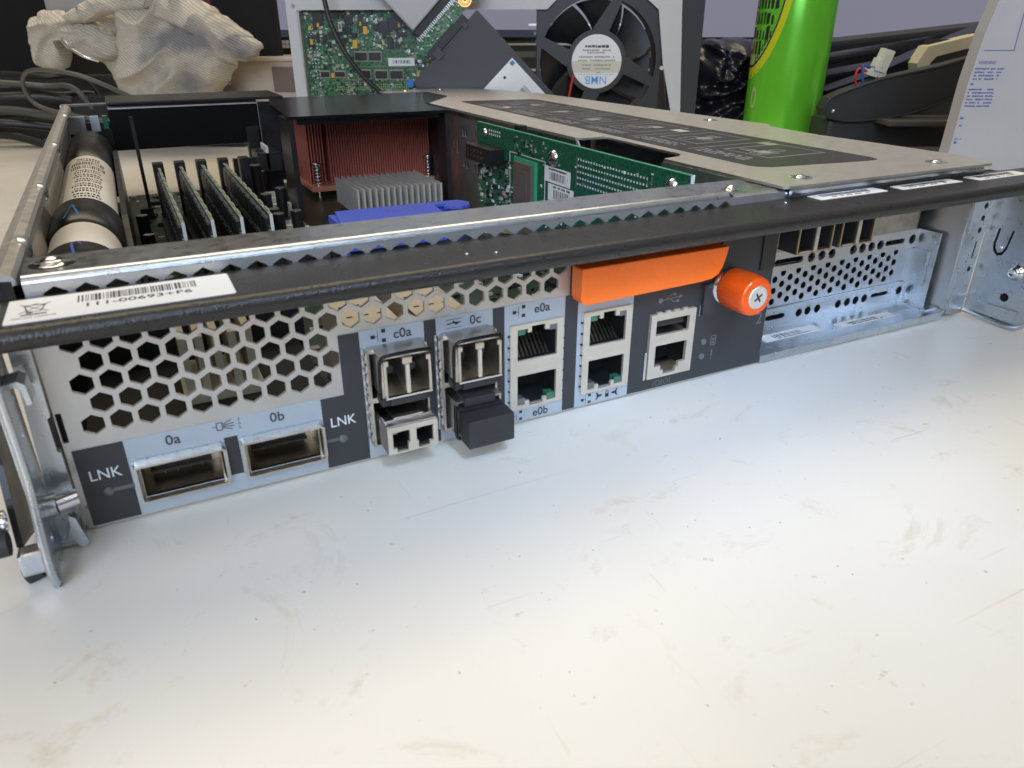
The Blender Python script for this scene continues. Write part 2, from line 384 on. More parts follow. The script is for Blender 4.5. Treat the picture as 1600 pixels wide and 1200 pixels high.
# ================================================================== the server controller module
ctl = empty('controller_module', (0, 0, 0), 'open rack server controller module of zinc steel with honeycomb front, black lip and orange lever', 'server module')

# ---- front panel
HOLES = []
px, pz = 5.8, 5.04
for row in range(7):
    z = 26.9 + row * pz
    x = 6.05 + (2.9 if row % 2 else 0)
    xmax = 61.5 if row < 3 else (129 if row < 6 else 186)
    while x < xmax:
        HOLES.append(hexa(x, z, 2.62)); x += px
Q1 = (12.4, 31.6, 5.2, 14.3); Q2 = (36.9, 56.1, 5.2, 14.3)
J1 = (112.6, 128.2, 6.0, 31.0); J2 = (136.9, 152.6, 6.0, 31.0); UJ = (161.6, 177.4, 5.6, 26.2)
C1 = (70.0, 85.0, 5.9, 32.7); C2 = (90.3, 105.5, 5.9, 32.7)
CON = [rectp(*q) for q in (Q1, Q2, J1, J2, UJ, C1, C2)]
fp = MB()
fp.plate([(-1, 0.2), (210.5, 0.2), (210.5, 60.6), (-1, 60.6)], HOLES + CON + [rectp(-0.7, 0.5, 23.7, 31.2), slot(0.2, 0.5, 6.2, 0.5)], -1.0, 0.0, 'panel_grey', FRONT())
# rolled top edge and inward flange
arc = [(0.0 + 2 - 2 * cos(t), 60.3 + 2 * sin(t)) for t in [pi / 2 * i / 6 for i in range(7)]]
prof = arc + [(15.6, 62.3), (15.6, 61.3), (2.2, 61.3)] + [(1.0, 60.3)]
fp.prism([(a, b) for a, b in prof], 0.6, 187.5, 'zinc', frame((0, 0, 0), (0, 1, 0), (0, 0, 1)), False)
prof2 = [(a, b - 1.2) for a, b in arc] + [(20, 61.1), (20, 60.2), (2.2, 60.2), (1.0, 59.1)]
fp.prism(prof2, 189.5, 312, 'zinc', frame((0, 0, 0), (0, 1, 0), (0, 0, 1)))
fp.add([(187.5, 0.2, 62), (187.5, 15.6, 62.3), (189.5, 15.6, 61.1), (189.5, 0.2, 60.6)], [(0, 1, 2, 3)], 'zinc')
fp.plate([(-1, 60.6), (-1, 58.0), (0.6, 58.0), (0.6, 60.6)], [], -1, 0, 'zinc', FRONT())
fp.plate(rectp(210.5, 312, 50.5, 59.6), [], -1, 0, 'zinc', FRONT())
fpo = fp.build('front_panel', ctl)
rv = MB()
for x, y, r in ((6, 8.4, 2.4), (193.8, 7.2, 1.5)):
    z = 62.3 if x < 100 else 61.3
    rv.lathe([(r * 1.9, 0), (r * 1.6, 0.15), (r * 1.05, 0.1), (r, 0.7), (r * 0.75, 1.1), (r * 0.6, 0.75), (0.01, 0.7)], 'chrome', frame((x, y, z), (1, 0, 0), (0, 1, 0)), 24).mark()
rv.build_each('rivet', fpo)

# ---- overlay label: silver base, black fields, printing
F = FRONT(0)
lb = MB()
q = lambda r, e=0: rectp(r[0] - e, r[1] + e, r[2] - e, r[3] + e)
lb.plate([(0.3, 0.9), (154.2, 0.9), (154.2, 38.2), (63.0, 38.2), (63.0, 21.5), (0.3, 21.5)], [q(Q1), q(Q2), q(J1), q(J2), q(C1), q(C2)], 0.02, 0.12, 'label_silver', F)
for r in ((0.3, 10.8, 0.7, 21.45), (32.4, 35.6, 5.6, 16.5), (56.9, 68.5, 0.7, 21.45), (63.1, 68.5, 21.45, 38.1), (86.1, 89.5, 0.7, 38.1), (106.4, 110.0, 0.7, 38.1), (129.7, 134.1, 0.7, 38.1)):
    lb.rect(*r, 0.17, 'label_black', F)
lb.plate([(154.0, 0.7), (210.4, 0.7), (210.4, 56.5), (131.2, 56.5), (131.2, 38.15), (154.0, 38.15)], [q(UJ)], 0.0, 0.16, 'label_black', F)
T = FRONT(-0.20)
lb.text('LNK', 5.6, 13.9, 3.9, 'ink_white', T, sx=0.92); lb.text('LNK', 62.1, 13.9, 3.9, 'ink_white', T, sx=0.92)
lb.text('0a', 21.2, 19.0, 3.7, 'ink_grey', T, bold=.05); lb.text('0b', 45.7, 19.2, 3.7, 'ink_grey', T, bold=.05)
lb.text('c0a', 80.1, 35.8, 3.7, 'ink_grey', T, bold=.05); lb.text('0c', 101.1, 35.9, 3.7, 'ink_grey', T, bold=.05)
lb.text('e0a', 122.0, 35.8, 3.7, 'ink_grey', T, bold=.05); lb.text('e0b', 122.0, 2.4, 3.7, 'ink_grey', T, bold=.05)
lb.text('2', 207.5, 17.6, 6.0, 'ink_dim', T)
for i, ch in enumerate('SAS'): lb.text(ch, 36.6, 20.8 - i * 1.1, 1.1, 'ink_grey', T)
def net_icon(a, b, k=1.0):
    for da, db in ((-1.5, 0), (1.4, 1.3), (1.4, -1.3)): lb.rect(a + (da - .55) * k, a + (da + .55) * k, b + (db - .5) * k, b + (db + .5) * k, 0.22, 'ink_black', F)
    lb.rect(a - 0.25 * k, a - 0.1 * k, b - 1.5 * k, b + 1.5 * k, 0.215, 'ink_grey', F)
    lb.rect(a - 1.0 * k, a - 0.2 * k, b - .08, b + .08, 0.22, 'ink_grey', F)
net_icon(73.6, 36.0); net_icon(114.6, 35.8); net_icon(114.0, 2.6, .9); net_icon(138.4, 2.6, 0.9)
# fibre icon by 0c
lb.rect(92.4, 96.9, 37.0, 37.14, 0.21, 'ink_grey', F); lb.rect(92.4, 96.9, 34.6, 34.74, 0.21, 'ink_grey', F)
lb.prism([(92.4, 35.6), (94.9, 35.9), (95.2, 35.3), (96.9, 36.1), (95.0, 36.3), (94.6, 36.8), (94.2, 36.1), (92.8, 36.0)], 0.19, 0.22, 'ink_black', F)
# storage fan-out icon between 0a and 0b
def line(a0, b0, a1, b1, wd, mt, t=0.21):
    d = Vector((a1 - a0, b1 - b0)); n = Vector((-d.y, d.x)).normalized() * wd / 2
    lb.prism([(a0 + n.x, b0 + n.y), (a1 + n.x, b1 + n.y), (a1 - n.x, b1 - n.y), (a0 - n.x, b0 - n.y)], t - 0.03, t, mt, F)
for a0, b0, a1, b1 in ((30.3, 19.9, 31.2, 19.9), (31.3, 18.9, 31.3, 20.9), (31.3, 20.9, 32.6, 20.9), (31.3, 18.9, 32.6, 18.9), (32.6, 18.9, 32.6, 20.9), (32.8, 20.4, 34.9, 21.2), (32.8, 20.0, 35.4, 20.3), (32.8, 19.7, 35.4, 19.4), (32.8, 19.4, 34.9, 18.6)):
    line(a0, b0, a1, b1, 0.22, 'ink_grey')
# service icons: wrench, lock, wrench
for a, sgn in ((142.9, 1), (149.4, -1)):
    lb.plate([(a + sgn * (-1.0), 1.5), (a + sgn * (-0.3), 1.7), (a + sgn * 0.2, 2.4), (a + sgn * 1.4, 2.5), (a + sgn * 1.4, 3.1), (a + sgn * 0.2, 3.2), (a + sgn * (-0.3), 3.9), (a + sgn * (-1.0), 4.1), (a + sgn * -0.5, 3.3), (a + sgn * -0.5, 2.3)], [], 0.17, 0.21, 'ink_black', F)
lb.rect(145.6, 146.9, 1.7, 3.0, 0.21, 'ink_black', F); lb.rect(145.7, 145.9, 3.0, 3.9, 0.21, 'ink_black', F); lb.rect(146.6, 146.8, 3.0, 3.9, 0.21, 'ink_black', F); lb.rect(145.7, 146.8, 3.7, 3.9, 0.212, 'ink_black', F)
# link bars
lb.rect(6.4, 11.2, 8.8, 9.8, 0.21, 'led_off', F); lb.rect(56.4, 60.8, 8.4, 9.3, 0.21, 'led_off', F)
# serial icon |O|O|
a = 164.2
for ch in '10101':
    if ch == '1': lb.rect(a, a + 0.2, 1.3, 3.3, 0.20, 'ink_dim', F); a += 0.75
    else:
        lb.plate([(a + 1.05 + 1.05 * cos(t), 2.3 + 1.0 * sin(t)) for t in [2 * pi * i / 18 for i in range(18)]], [[(a + 1.05 + .88 * cos(t), 2.3 + .83 * sin(t)) for t in [2 * pi * i / 18 for i in range(18)]]], 0.16, 0.2, 'ink_dim', F); a += 2.6
# usb trident
line(164.2, 31.0, 171.8, 31.4, 0.22, 'ink_dim'); line(166.4, 31.1, 168.0, 32.4, 0.2, 'ink_dim'); line(168.0, 31.2, 169.4, 30.0, 0.2, 'ink_dim'); line(168.0, 32.4, 169.4, 32.5, .2, 'ink_dim'); line(169.4, 30.0, 170.8, 30.0, .2, 'ink_dim')
lb.prism(circ(164.4, 31.0, 0.85), 0.16, 0.21, 'ink_dim', F); lb.prism(circ(169.7, 32.5, 0.5), 0.16, 0.21, 'ink_dim', F); lb.rect(170.6, 171.6, 29.6, 30.5, 0.21, 'ink_dim', F)
lb.prism([(171.6, 30.8), (173.0, 31.45), (171.6, 32.0)], 0.16, 0.21, 'ink_dim', F)
# battery icon and exclamation mark
lb.plate(rrect(186.8, 189.2, 11.5, 15.2, 0.7), [rrect(187.1, 188.9, 11.8, 14.9, 0.5)], 0.16, 0.2, 'ink_dim', F); lb.rect(187.4, 188.6, 12.2, 13.0, 0.2, 'ink_dim', F); lb.rect(187.4, 188.6, 13.5, 14.2, 0.2, 'ink_dim', F)
lb.prism([(187.6, 9.9), (188.1, 9.9), (188.0, 7.6), (187.7, 7.6)], 0.16, 0.2, 'ink_dim', F); lb.rect(187.65, 188.05, 6.5, 7.0, 0.2, 'ink_dim', F)
lb.build('port_label', ctl)

def led(x, z, r, mt='led_off'):
    m = MB(); m.lathe([(r, 0), (r, 0.25), (r * 0.8, 0.4), (0.01, 0.45)], mt, frame((x, -0.17, z), (1, 0, 0), (0, 0, 1)), 20)
    return m.build('indicator_light', ctl)
led(5.4, 9.2, 1.15); led(61.6, 8.8, 1.15); led(183.7, 13.6, 1.1); led(183.6, 8.4, 1.1)

# ---- two wide port cages
for (x0, x1) in ((11.6, 32.1), (36.1, 56.6)):
    m = MB(); z0, z1 = 4.6, 14.8
    m.plate(rrect(x0, x1, z0, z1, 0.7), [rrect(x0 + .55, x1 - .55, z0 + .5, z1 - .5, 0.5)], -0.2, 2.3, 'nickel', FRONT(0))
    for a, b, c, d in ((x0 + .9, x0 + 1.3, z0 + .5, z1 - .5), (x1 - 1.3, x1 - .9, z0 + .5, z1 - .5)): m.box(a, b, 0, 50, c, d, 'nickel_dark')
    m.box(x0 + .9, x1 - .9, 0, 50, z0 + .3, z0 + .6, 'nickel_dark'); m.box(x0 + .9, x1 - .9, 0, 50, z1 - .7, z1 - .3, 'nickel_dark')
    m.box(x0 + 1, x1 - 1, 11, 11.6, z0 + .5, z1 - .6, 'nickel')
    for i in range(6): m.box(x0 + 3.0 + i * 2.5, x0 + 4.3 + i * 2.5, 10.7, 11, z1 - 5.2, z1 - 4.3, 'dark_void')
    for i in range(5): m.box(x0 + 3.0 + i * 3.0, x0 + 3.2 + i * 3.0, 9.6, 11, z0 + .6, z1 - 1, 'nickel_dark')
    m.box(x0 + 1.2, x1 - 1.2, 8.5, 11, z0 + 5.0, z0 + 5.3, 'nickel')
    m.box(x0 + 3, x1 - 3, 7.5, 11, z0 + 2.2, z0 + 2.8, 'black_plastic')
    # spring collar on top
    for i in range(6): m.box(x0 + .3 + i * 3.35, x0 + 3.2 + i * 3.35, -0.9, -0.15, z1 - .1, z1 + 1.2, 'zinc')
    m.box(x0 - .2, x1 + .2, -0.5, -0.13, z1 - .2, z1 + .7, 'zinc')
    m.box(x0 - .5, x0, -1.4, -.13, z0 + 1, z1 + .3, 'zinc'); m.box(x1, x1 + .4, -1.0, -.13, z0 + .5, z1 - 1, 'zinc')
    m.build('wide_port', ctl)
# cooling fins that sit on the wide port cages
m = MB()
for i in range(5): m.box(27 + i * 4.2, 29 + i * 4.2, 26, 50, 18, 34, 'smd_tan')
m.box(26, 47, 24, 50, 15.5, 18, 'smd_tan'); m.build('port_heatsink', ctl)
m = MB(); m.box(2, 63, 2.2, 60, 15.3, 15.7, 'dark_void'); m.box(1, 66, 60, 60.4, 6, 36, 'dark_void'); m.box(2, 63, 1.2, 2.0, 15.0, 20.5, 'dark_void'); m.build('dark_backing', ctl)  # added dark sheets that keep the view through the lower vent holes black

# ---- two stacked transceiver cages
for ci, (x0, x1) in enumerate(((69.3, 85.6), (89.6, 106.1))):
    m = MB(); z0, z1 = 5.3, 33.3
    m.plate(rectp(x0, x1, z0, z1), [rectp(x0 + .55, x1 - .55, 20.1, z1 - .55), rectp(x0 + .55, x1 - .55, z0 + .55, 18.7)], -0.3, 3.2, 'nickel', FRONT(0))
    m.box(x0 + .3, x0 + .6, 0.3, 48, z0 + .3, z1 - .3, 'tin_warm'); m.box(x1 - .6, x1 - .3, 0.3, 48, z0 + .3, z1 - .3, 'tin_warm')
    m.box(x0 + .3, x1 - .3, 0.3, 48, z1 - .6, z1 - .3, 'tin_warm'); m.box(x0 + .3, x1 - .3, 0.3, 48, z0 + .3, z0 + .6, 'tin_warm')
    m.box(x0 + .6, x1 - .6, 16, 16.4, z0 + .6, z1 - .6, 'dark_void')
    for i in range(3):
        for j in range(4): m.box(x0 + 2.4 + i * 4.6, x0 + 4.2 + i * 4.6, 6 + j * 9, 6.7 + j * 9, z1 - .3, z1 - .2, 'dark_void')
    for i in range(9):                                            # spring fingers along the sides
        zz = z0 + 1.6 + i * 2.9
        m.box(x0 - .45, x0, -2.2, -0.3, zz, zz + 1.9, 'nickel'); m.box(x1, x1 + .35, -2.2, -0.3, zz, zz + 1.9, 'nickel')
        m.box(x0 - .5, x0 + .02, -1.7, -1.2, zz + .4, zz + 1.5, 'dark_void')
    for i in range(4): m.box(x0 + .6 + i * 4, x0 + 3.8 + i * 4, -2.6, -0.3, z1, z1 + .4, 'nickel')
    m.box(x0 - .9, x0 - .4, -0.8, -0.13, z0 - .5, z1 + .3, 'zinc')
    m.build('transceiver_cage', ctl)

# ---- stacked network jacks
for ji, (x0, z0, z1) in enumerate(((111.4, 5.2, 32.1), (135.8, 5.1, 32.0))):
    x1 = x0 + 17.5; m = MB()
    a0, a1 = x0 + 2.3, x1 - 2.2
    up = [(a0, 20.9), (a1, 20.9), (a1, 30.6), (a1 - 2.6, 30.6), (a1 - 2.6, 29.4), (a1 - 4.0, 29.4), (a1 - 4.0, 31.2), (a0 + 4.6, 31.2), (a0 + 4.6, 29.4), (a0 + 3.4, 29.4), (a0 + 3.4, 30.6), (a0, 30.6)]
    dn = [(a0, 16.1), (a0, 6.3), (a0 + 2.6, 6.3), (a0 + 2.6, 7.6), (a0 + 4.0, 7.6), (a0 + 4.0, 5.9), (a1 - 4.4, 5.9), (a1 - 4.4, 7.6), (a1 - 3.2, 7.6), (a1 - 3.2, 6.3), (a1, 6.3), (a1, 16.1)]
    m.plate(rrect(x0, x1, z0, z1, 0.5), [up, dn], 0.2, 1.1, 'tin_warm', FRONT(0))
    m.box(x0 + 1.25, x0 + 1.45, 0, 20, z0 + .9, z1 - 1.1, 'tin_warm'); m.box(x1 - 1.45, x1 - 1.25, 0, 20, z0 + .9, z1 - 1.1, 'tin_warm'); m.box(x0 + 1.3, x1 - 1.3, 0, 20, z1 - 1.3, z1 - 1.1, 'tin_warm')
    m.box(x0 + 1.5, x1 - 1.5, 11.5, 12, z0 + 1, z1 - 1.4, 'black_plastic')
    for zz in (20.4, 16.6): m.box(x0 + 1.5, x1 - 1.5, 0.3, 11.5, zz - .3, zz, 'black_plastic')
    for xx in (x0 + 1.5, x1 - 2.0): m.box(xx, xx + .4, .3, 11.5, z0 + 1, z1 - 1.4, 'black_plastic')
    m.box(x0 + 1.5, x1 - 1.5, .3, 11.5, z0 + 1.0, z0 + 1.3, 'black_plastic')
    for zi in range(7):                                           # spring fingers
        zz = z0 + 2.6 + zi * 3.5
        for sx in (x0 - .55, x1 - .15): m.box(sx, sx + .7, -0.95, -0.3, zz, zz + .35, 'ink_black')
        m.box(x0 - .45, x0 - .05, -.7, -.2, zz + .7, zz + 2.6, 'chrome')
    jo = m.build('network_jack', ctl)
    c = MB()
    for i in range(8):
        xx = a0 + 1.6 + i * 1.33
        c.add([(xx, 1.0, 21.1), (xx + .55, 1.0, 21.1), (xx + .55 + 1.0, 8, 25.5), (xx + 1.0, 8, 25.5), (xx, 1.3, 20.9), (xx + .55, 1.3, 20.9), (xx + 1.55, 8.3, 25.3), (xx + 1.0, 8.3, 25.3)], [(0, 1, 2, 3), (4, 5, 6, 7), (0, 3, 7, 4), (1, 2, 6, 5)], 'nickel_dark')
        c.box(xx, xx + .5, 2.5, 9, 15.0, 15.3, 'nickel_dark')
    c.build('contacts', jo)
    for (lx, lz, g) in ((a0 + .1, 29.6, 'led_green'), (a1 - 2.4, 29.6, 'led_off'), (a0 + .1, 6.4, 'led_off'), (a1 - 2.9, 6.4, 'led_green')):
        l = MB(); l.box(lx, lx + 2.7, -0.6, 2.0, lz - .9 if lz > 20 else lz, lz + .9 if lz > 20 else lz + 1.9, g, bev=0.15); l.build('jack_light', jo)

# ---- usb and serial plate
m = MB()
serial = [(163.1, 16.3), (175.6, 16.3), (175.6, 9.0), (173.0, 9.0), (173.0, 7.4), (171.9, 7.4), (171.9, 5.9), (166.8, 5.9), (166.8, 7.4), (165.7, 7.4), (165.7, 9.0), (163.1, 9.0)]
m.plate(rrect(160.6, 178.2, 4.9, 27.0, 0.3), [rectp(162.7, 175.8, 19.8, 24.9), serial], 0.2, 1.4, 'tin_warm', FRONT(0))
m.box(161.8, 177.2, 10, 10.4, 5.9, 26, 'black_plastic'); m.box(161.8, 177.2, .2, 10, 17.6, 17.9, 'black_plastic'); m.box(161.7, 162.0, .2, 10, 5.9, 26, 'black_plastic'); m.box(176.9, 177.2, .2, 10, 5.9, 26, 'black_plastic')
m.box(163.6, 174.9, 0.6, 9, 22.0, 23.4, 'black_rubber')
m.box(162.5, 176.0, .2, 10, 19.4, 19.7, 'nickel'); m.box(159.4, 160.2, -1.0, -.17, 4.8, 14.5, 'chrome')
for i in range(4): m.box(163 + i * 3.4, 164.8 + i * 3.4, -1.1, -.2, 27.0, 27.5, 'tin_warm')
m.build('usb_serial_port', ctl)

# ---- orange lever and thumbscrew, black latch block
m = MB()
hp = [(131.3, 47.6), (131.3, 38.6), (132.0, 37.4), (133.4, 36.9), (176, 38.0), (179.5, 38.5), (181.6, 39.8), (182.7, 42.0), (183.4, 44.8), (184.0, 47.6)]
hp = [(131.2, 47.4), (131.2, 38.4), (131.8, 37.1), (133.2, 36.5), (174.0, 37.4), (178.5, 37.8), (181.0, 38.9), (182.4, 41.0), (183.4, 44.2), (184.1, 47.4)]
bm = bmesh.new(); vs = [bm.verts.new((a, -6.2, b)) for a, b in hp]; f = bm.faces.new(vs)
r = bmesh.ops.extrude_face_region(bm, geom=[f]); bmesh.ops.translate(bm, verts=[g for g in r['geom'] if isinstance(g, bmesh.types.BMVert)], vec=(0, 5.4, 0))
bmesh.ops.bevel(bm, geom=[e for e in bm.edges], offset=0.35, segments=2, affect='EDGES', profile=0.7); bm.verts.index_update()
m.add([tuple(v.co) for v in bm.verts], [tuple(v.index for v in f.verts) for f in bm.faces], 'orange_plastic'); bm.free()
m.build('release_lever', ctl)
m = MB(); m.plate([(180.6, 23.6), (197.5, 22.8), (207.5, 22.8), (208.8, 50), (186, 50), (184.5, 34), (180.6, 34)], [], 0.2, 1.6, 'label_black', F)
m.add([(180.5, -0.3, 27.0), (180.5, -0.3, 23.4), (184.0, -0.3, 23.4)], [(0, 1, 2)], 'sticker')
m.box(202.5, 208.5, -2.2, -1.6, 36, 50, 'black_plastic'); m.build('latch_block', ctl)
K = frame((189.4, -1.6, 32.9), (1, 0, 0), (0, 0, 1))
m = MB(); m.lathe([(6.2, 0), (6.2, 1.2), (5.6, 1.4), (5.6, 2.0)], 'chrome', K, 40)
R_ = [(5.4, 2.0), (6.2, 2.2), (6.45, 3.0), (6.5, 7.5), (6.45, 11.6), (6.15, 13.0), (5.6, 13.7), (4.6, 13.95), (3.6, 13.95)]
n = 96; vs = []
for ri, (r, z) in enumerate(R_):
    for i in range(n):
        k = 0.20 if (1 <= ri <= 4 and i % 3 == 0) else 0
        vs.append(((r - k) * cos(2 * pi * i / n), (r - k) * sin(2 * pi * i / n), z))
m.add(vs, [(k * n + i, k * n + (i + 1) % n, (k + 1) * n + (i + 1) % n, (k + 1) * n + i) for k in range(len(R_) - 1) for i in range(n)], 'orange_metal', K, True)
ko = m.build('thumbscrew', ctl)
m = MB(); m.lathe([(3.7, 13.6), (3.7, 14.0), (3.3, 14.2), (2.9, 14.1), (.01, 14.12)], 'screw_steel', K, 32)
for t in (pi / 4, 3 * pi / 4):
    m.box(-1.7, 1.7, -.33, .33, 13.9, 14.2, 'ink_grey', K @ Matrix.Rotation(t - 0.2, 4, 'Z'))
m.build('screw_head', ko)

# ---- black lip along the top of the front
m = MB()
nose = [(-18.5 + 2.3 * -sin(t), 55.9 + 2.3 * cos(t)) for t in [pi * i / 14 for i in range(15)]]
prof = [(-0.25, 58.2)] + nose + [(-15.0, 54.2), (-14.0, 56.6), (-0.25, 56.6)]
bm = bmesh.new(); vs0 = [bm.verts.new((-32, a, b)) for a, b in prof]; N = len(prof); NX = 40; rings = [vs0]
for k in range(1, NX + 1):
    x = -32 + 382 * k / NX; rings.append([bm.verts.new((x, a, b)) for a, b in prof])
for k in range(NX):
    for i in range(N):
        f = bm.faces.new((rings[k][i], rings[k][(i + 1) % N], rings[k + 1][(i + 1) % N], rings[k + 1][i])); f.smooth = 1 <= i < 15
bm.faces.new(rings[0]); bm.faces.new(rings[-1][::-1]); bm.verts.index_update()
m.add([tuple(v.co) for v in bm.verts], [tuple(v.index for v in f.verts) for f in bm.faces], 'powder_black', smooth=False)
for i, f in enumerate(bm.faces): m.s[i] = f.smooth
bm.free(); lip = m.build('black_lip', ctl)
def lip_label(x0, x1, y0, y1, seed, big=False, skew=0.0):
    m = MB(); t = TOP(58.2)
    m.plate(rrect(x0, x1, y0, y1, 0.5), [], 0.02, 0.14, 'sticker', t); t2 = TOP(58.36)
    if big:
        barcode(m, 10.2, 32.6, -8.8, -4.4, 0.17, 'ink_black', t, 5, 0.16, 0.48)
        m.text('111-00693+F6', 21.4, -11.3, 3.1, 'ink_black', t2, sx=1.12, bold=.03)
        m.rect(0.6, 5.0, -12.9, -12.2, 0.17, 'ink_black', t)
        L = lambda a0, b0, a1, b1, w_: m.prism([(a0 - w_, b0), (a0 + w_, b0), (a1 + w_, b1), (a1 - w_, b1)], 0.14, 0.18, 'ink_grey', t)
        L(1.6, -11.0, 1.0, -6.8, .13); L(3.9, -11.0, 4.5, -6.8, .13); L(0.2, -11.4, 5.4, -5.9, .13); L(5.2, -11.4, 0.2, -5.9, .13)
        m.rect(1.6, 3.9, -11.1, -10.8, 0.17, 'ink_grey', t); m.rect(0.6, 4.9, -6.9, -6.5, 0.17, 'ink_grey', t); m.plate(circ(2.0, -11.2, .6, 10), [], .14, .18, 'ink_grey', t); m.rect(2.3, 3.3, -6.4, -6.1, 0.17, 'ink_grey', t)
        m.text('Network Appliance', 2.9, -14.2, 0.95, 'ink_grey', t2)
    else:
        R = random.Random(seed)
        barcode(m, x0 + 4, x1 - 5, (y0 + y1) / 2 - .2, y1 - 1.0, 0.17, 'ink_black', t, seed, 0.15, 0.4)
        smallprint(m, x0 + 5, x1 - 7, y0 + 1.7, 0.17, 'ink_grey', t, seed, 0.9)
    m.build('barcode_label', lip)
lip_label(-2.0, 39.6, -16.9, -2.2, 1, True)
lip_label(219.0, 250.2, -7.4, -1.0, 2); lip_label(256.6, 288.0, -8.2, -2.5, 3); lip_label(295.4, 325.0, -9.6, -2.8, 4)
m = MB()
for x, y in ((94, -12), (206, -5), (101, -14)): m.lathe([(0.45, 0), (0.4, .2), (.01, .25)], 'zinc_dull', frame((x, y, 58.2), (1, 0, 0), (0, 1, 0)), 10).mark()
m.build_each('paint_chip', lip)

# ---- walls, floor and rim of the tray
m = MB(); m.box(-5.6, -4.6, 1, 402, 0, 61.0, 'zinc_dull')
rim = [(-5.9, 59.0), (-5.9, 61.4), (-5.2, 62.3), (-3.2, 62.8), (-1.2, 62.3), (-0.5, 61.4), (-0.5, 58.8), (-1.3, 58.8), (-1.3, 61.2), (-4.6, 61.6), (-4.9, 59.0)]
m.prism(rim, -400, -2, 'zinc_dull', frame((0, 0, 0), (1, 0, 0), (0, 0, 1)))
for y in (32, 105, 205, 330):                                      # dimples pressed in the rim
    m.lathe([(3.0, -1.2), (2.6, 0.3), (1.5, 0.9), (0.01, 1.1)], 'zinc', frame((-0.6, y, 60.6), (0, 1, 0), (0, 0, 1)), 14)
m.prism([(-5.8, 402), (30, 404), (32, 398), (2, 394), (-5.8, 392)], 0, 1.0, 'zinc', TOP(61.6))
m.build('side_wall', ctl)
m = MB(); m.box(-5.6, 314, 1, 390, 0, 1.0, 'steel_floor'); m.box(311.5, 312.5, 1, 330, 1.0, 60.8, 'zinc_dull'); m.build('floor_plate', ctl)
m = MB()
wall = [(0, 2), (276, 2), (276, 61.2), (123, 61.2), (118, 55), (112, 48), (66, 48), (60, 61.2), (16, 61.2), (0, 55)]
wallL = [(-a, b) for a, b in wall]
sq = [(-244, -240.5, 49.5, 53.6), (-239.8, -236.4, 49.5, 53.6), (-227, -224.5, 50, 54.5), (-257.5, -254.5, 41.5, 46), (-253, -249.5, 38.3, 45.8), (-227.5, -226, 39, 46), (-243.5, -240, 31.5, 35.5), (-239, -235.8, 31.2, 35.2), (-227.5, -225, 31, 35)]
m.plate(wallL, [rectp(p - 10, q_ - 10, c_ - 1.4, d_ - 1.4) for p, q_, c_, d_ in sq], -1.0, 0, 'zinc_dull', LEFTF(207.8))
m.box(201.5, 207.8, 1, 276, 1.2, 2.2, 'zinc_dull')
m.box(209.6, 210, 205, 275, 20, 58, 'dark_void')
m.prism([(-276, 59.2), (-123, 59.2), (-123, 61.3), (-276, 61.3)], 0, 0.5, 'zinc', LEFTF(207.9))
m.box(208.8, 310, 270, 271, 2, 61, 'zinc_dull'); m.build('divider_wall', ctl)

# ---- top cover over the right bay, with its instruction label
m = MB()
cov = [(208.4, -0.6), (210.4, -1.6), (308, -3.6), (311, -2.8), (317, 14), (316, 48), (314, 82), (317.5, 117), (323, 122), (319, 192), (309, 344), (297, 385), (269, 418), (208, 412), (208.2, 125), (210.5, 122.5), (222, 121), (221, 66), (217, 62), (208.2, 60)]
m.plate(cov, [], -0.9, 0, 'zinc_dull', TOP(62.3))
cvo = m.build('top_cover', ctl)
m = MB(); m.prism([(-1.0, 61.3), (-1.6, 60.6), (-1.5, 59.6), (-0.7, 59.0), (-0.3, 59.2), (-.3, 61.3)], 212, 300, 'zinc', frame((0, 0, 0), (0, 1, 0), (0, 0, 1)))
m.build('rolled_edge', cvo)
m = MB()
for x, y in ((225.5, 8.5), (293.9, 7.6), (308, 150), (255, 405), (226, 404)):
    m.lathe([(4.0, 0.02), (3.0, 0.12), (1.7, 0.1), (1.6, 0.5), (1.1, 0.8), (.01, .85)], 'chrome', frame((x, y, 62.3), (1, 0, 0), (0, 1, 0)), 20).mark()
m.build_each('rivet', cvo)
m = MB(); Tl = TOP(62.3) @ Matrix.Translation((6.2, 6, 0))
lab = [(219.6, 28), (221, 24), (225, 21), (268, 15), (273, 15.5), (275, 20), (276.5, 290), (274, 295), (227, 303), (224, 300)]
m.plate(lab, [], 0.02, 0.14, 'label_black', Tl)
R = random.Random(8); ti = TOP(62.46)
for k in range(6):                                                # six line drawings with captions
    y0 = 36 + k * 42
    m.plate(rectp(238, 268, y0, y0 + 26), [rectp(238.5, 267.5, y0 + .7, y0 + 25.3)], 0.14, 0.17, 'ink_mid', Tl)
    for j in range(5):
        a = R.uniform(240, 258); b = y0 + R.uniform(3, 18); ww = R.uniform(3, 9); hh = R.uniform(3, 7)
        m.plate(rectp(a, a + ww, b, b + hh), [rectp(a + .4, a + ww - .4, b + .5, b + hh - .5)], 0.14, 0.175, 'ink_mid', Tl)
    m.rect(244 + k % 3 * 5, 250 + k % 3 * 5, y0 + 9, y0 + 15, 0.18, 'smd_tan' if k % 2 else 'ink_mid', Tl)
    for j in range(3): smallprint(m, y0 + 1, y0 + 30, -(227 + j * 2.6), 0.17, 'ink_mid', Matrix(((0, -1, 0, 6.2), (1, 0, 0, 6), (0, 0, 1, 62.3), (0, 0, 0, 1))), k * 5 + j, 1.3)
    m.rect(226, 272, y0 + 33, y0 + 33.5, 0.17, 'ink_mid', Tl)
m.rect(256, 262, 112, 120, 0.19, 'smd_white', Tl); m.rect(262, 268, 60, 68, 0.19, 'smd_tan', Tl); m.rect(232, 236, 250, 256, 0.19, 'smd_white', Tl)
m.build('instruction_label', cvo)

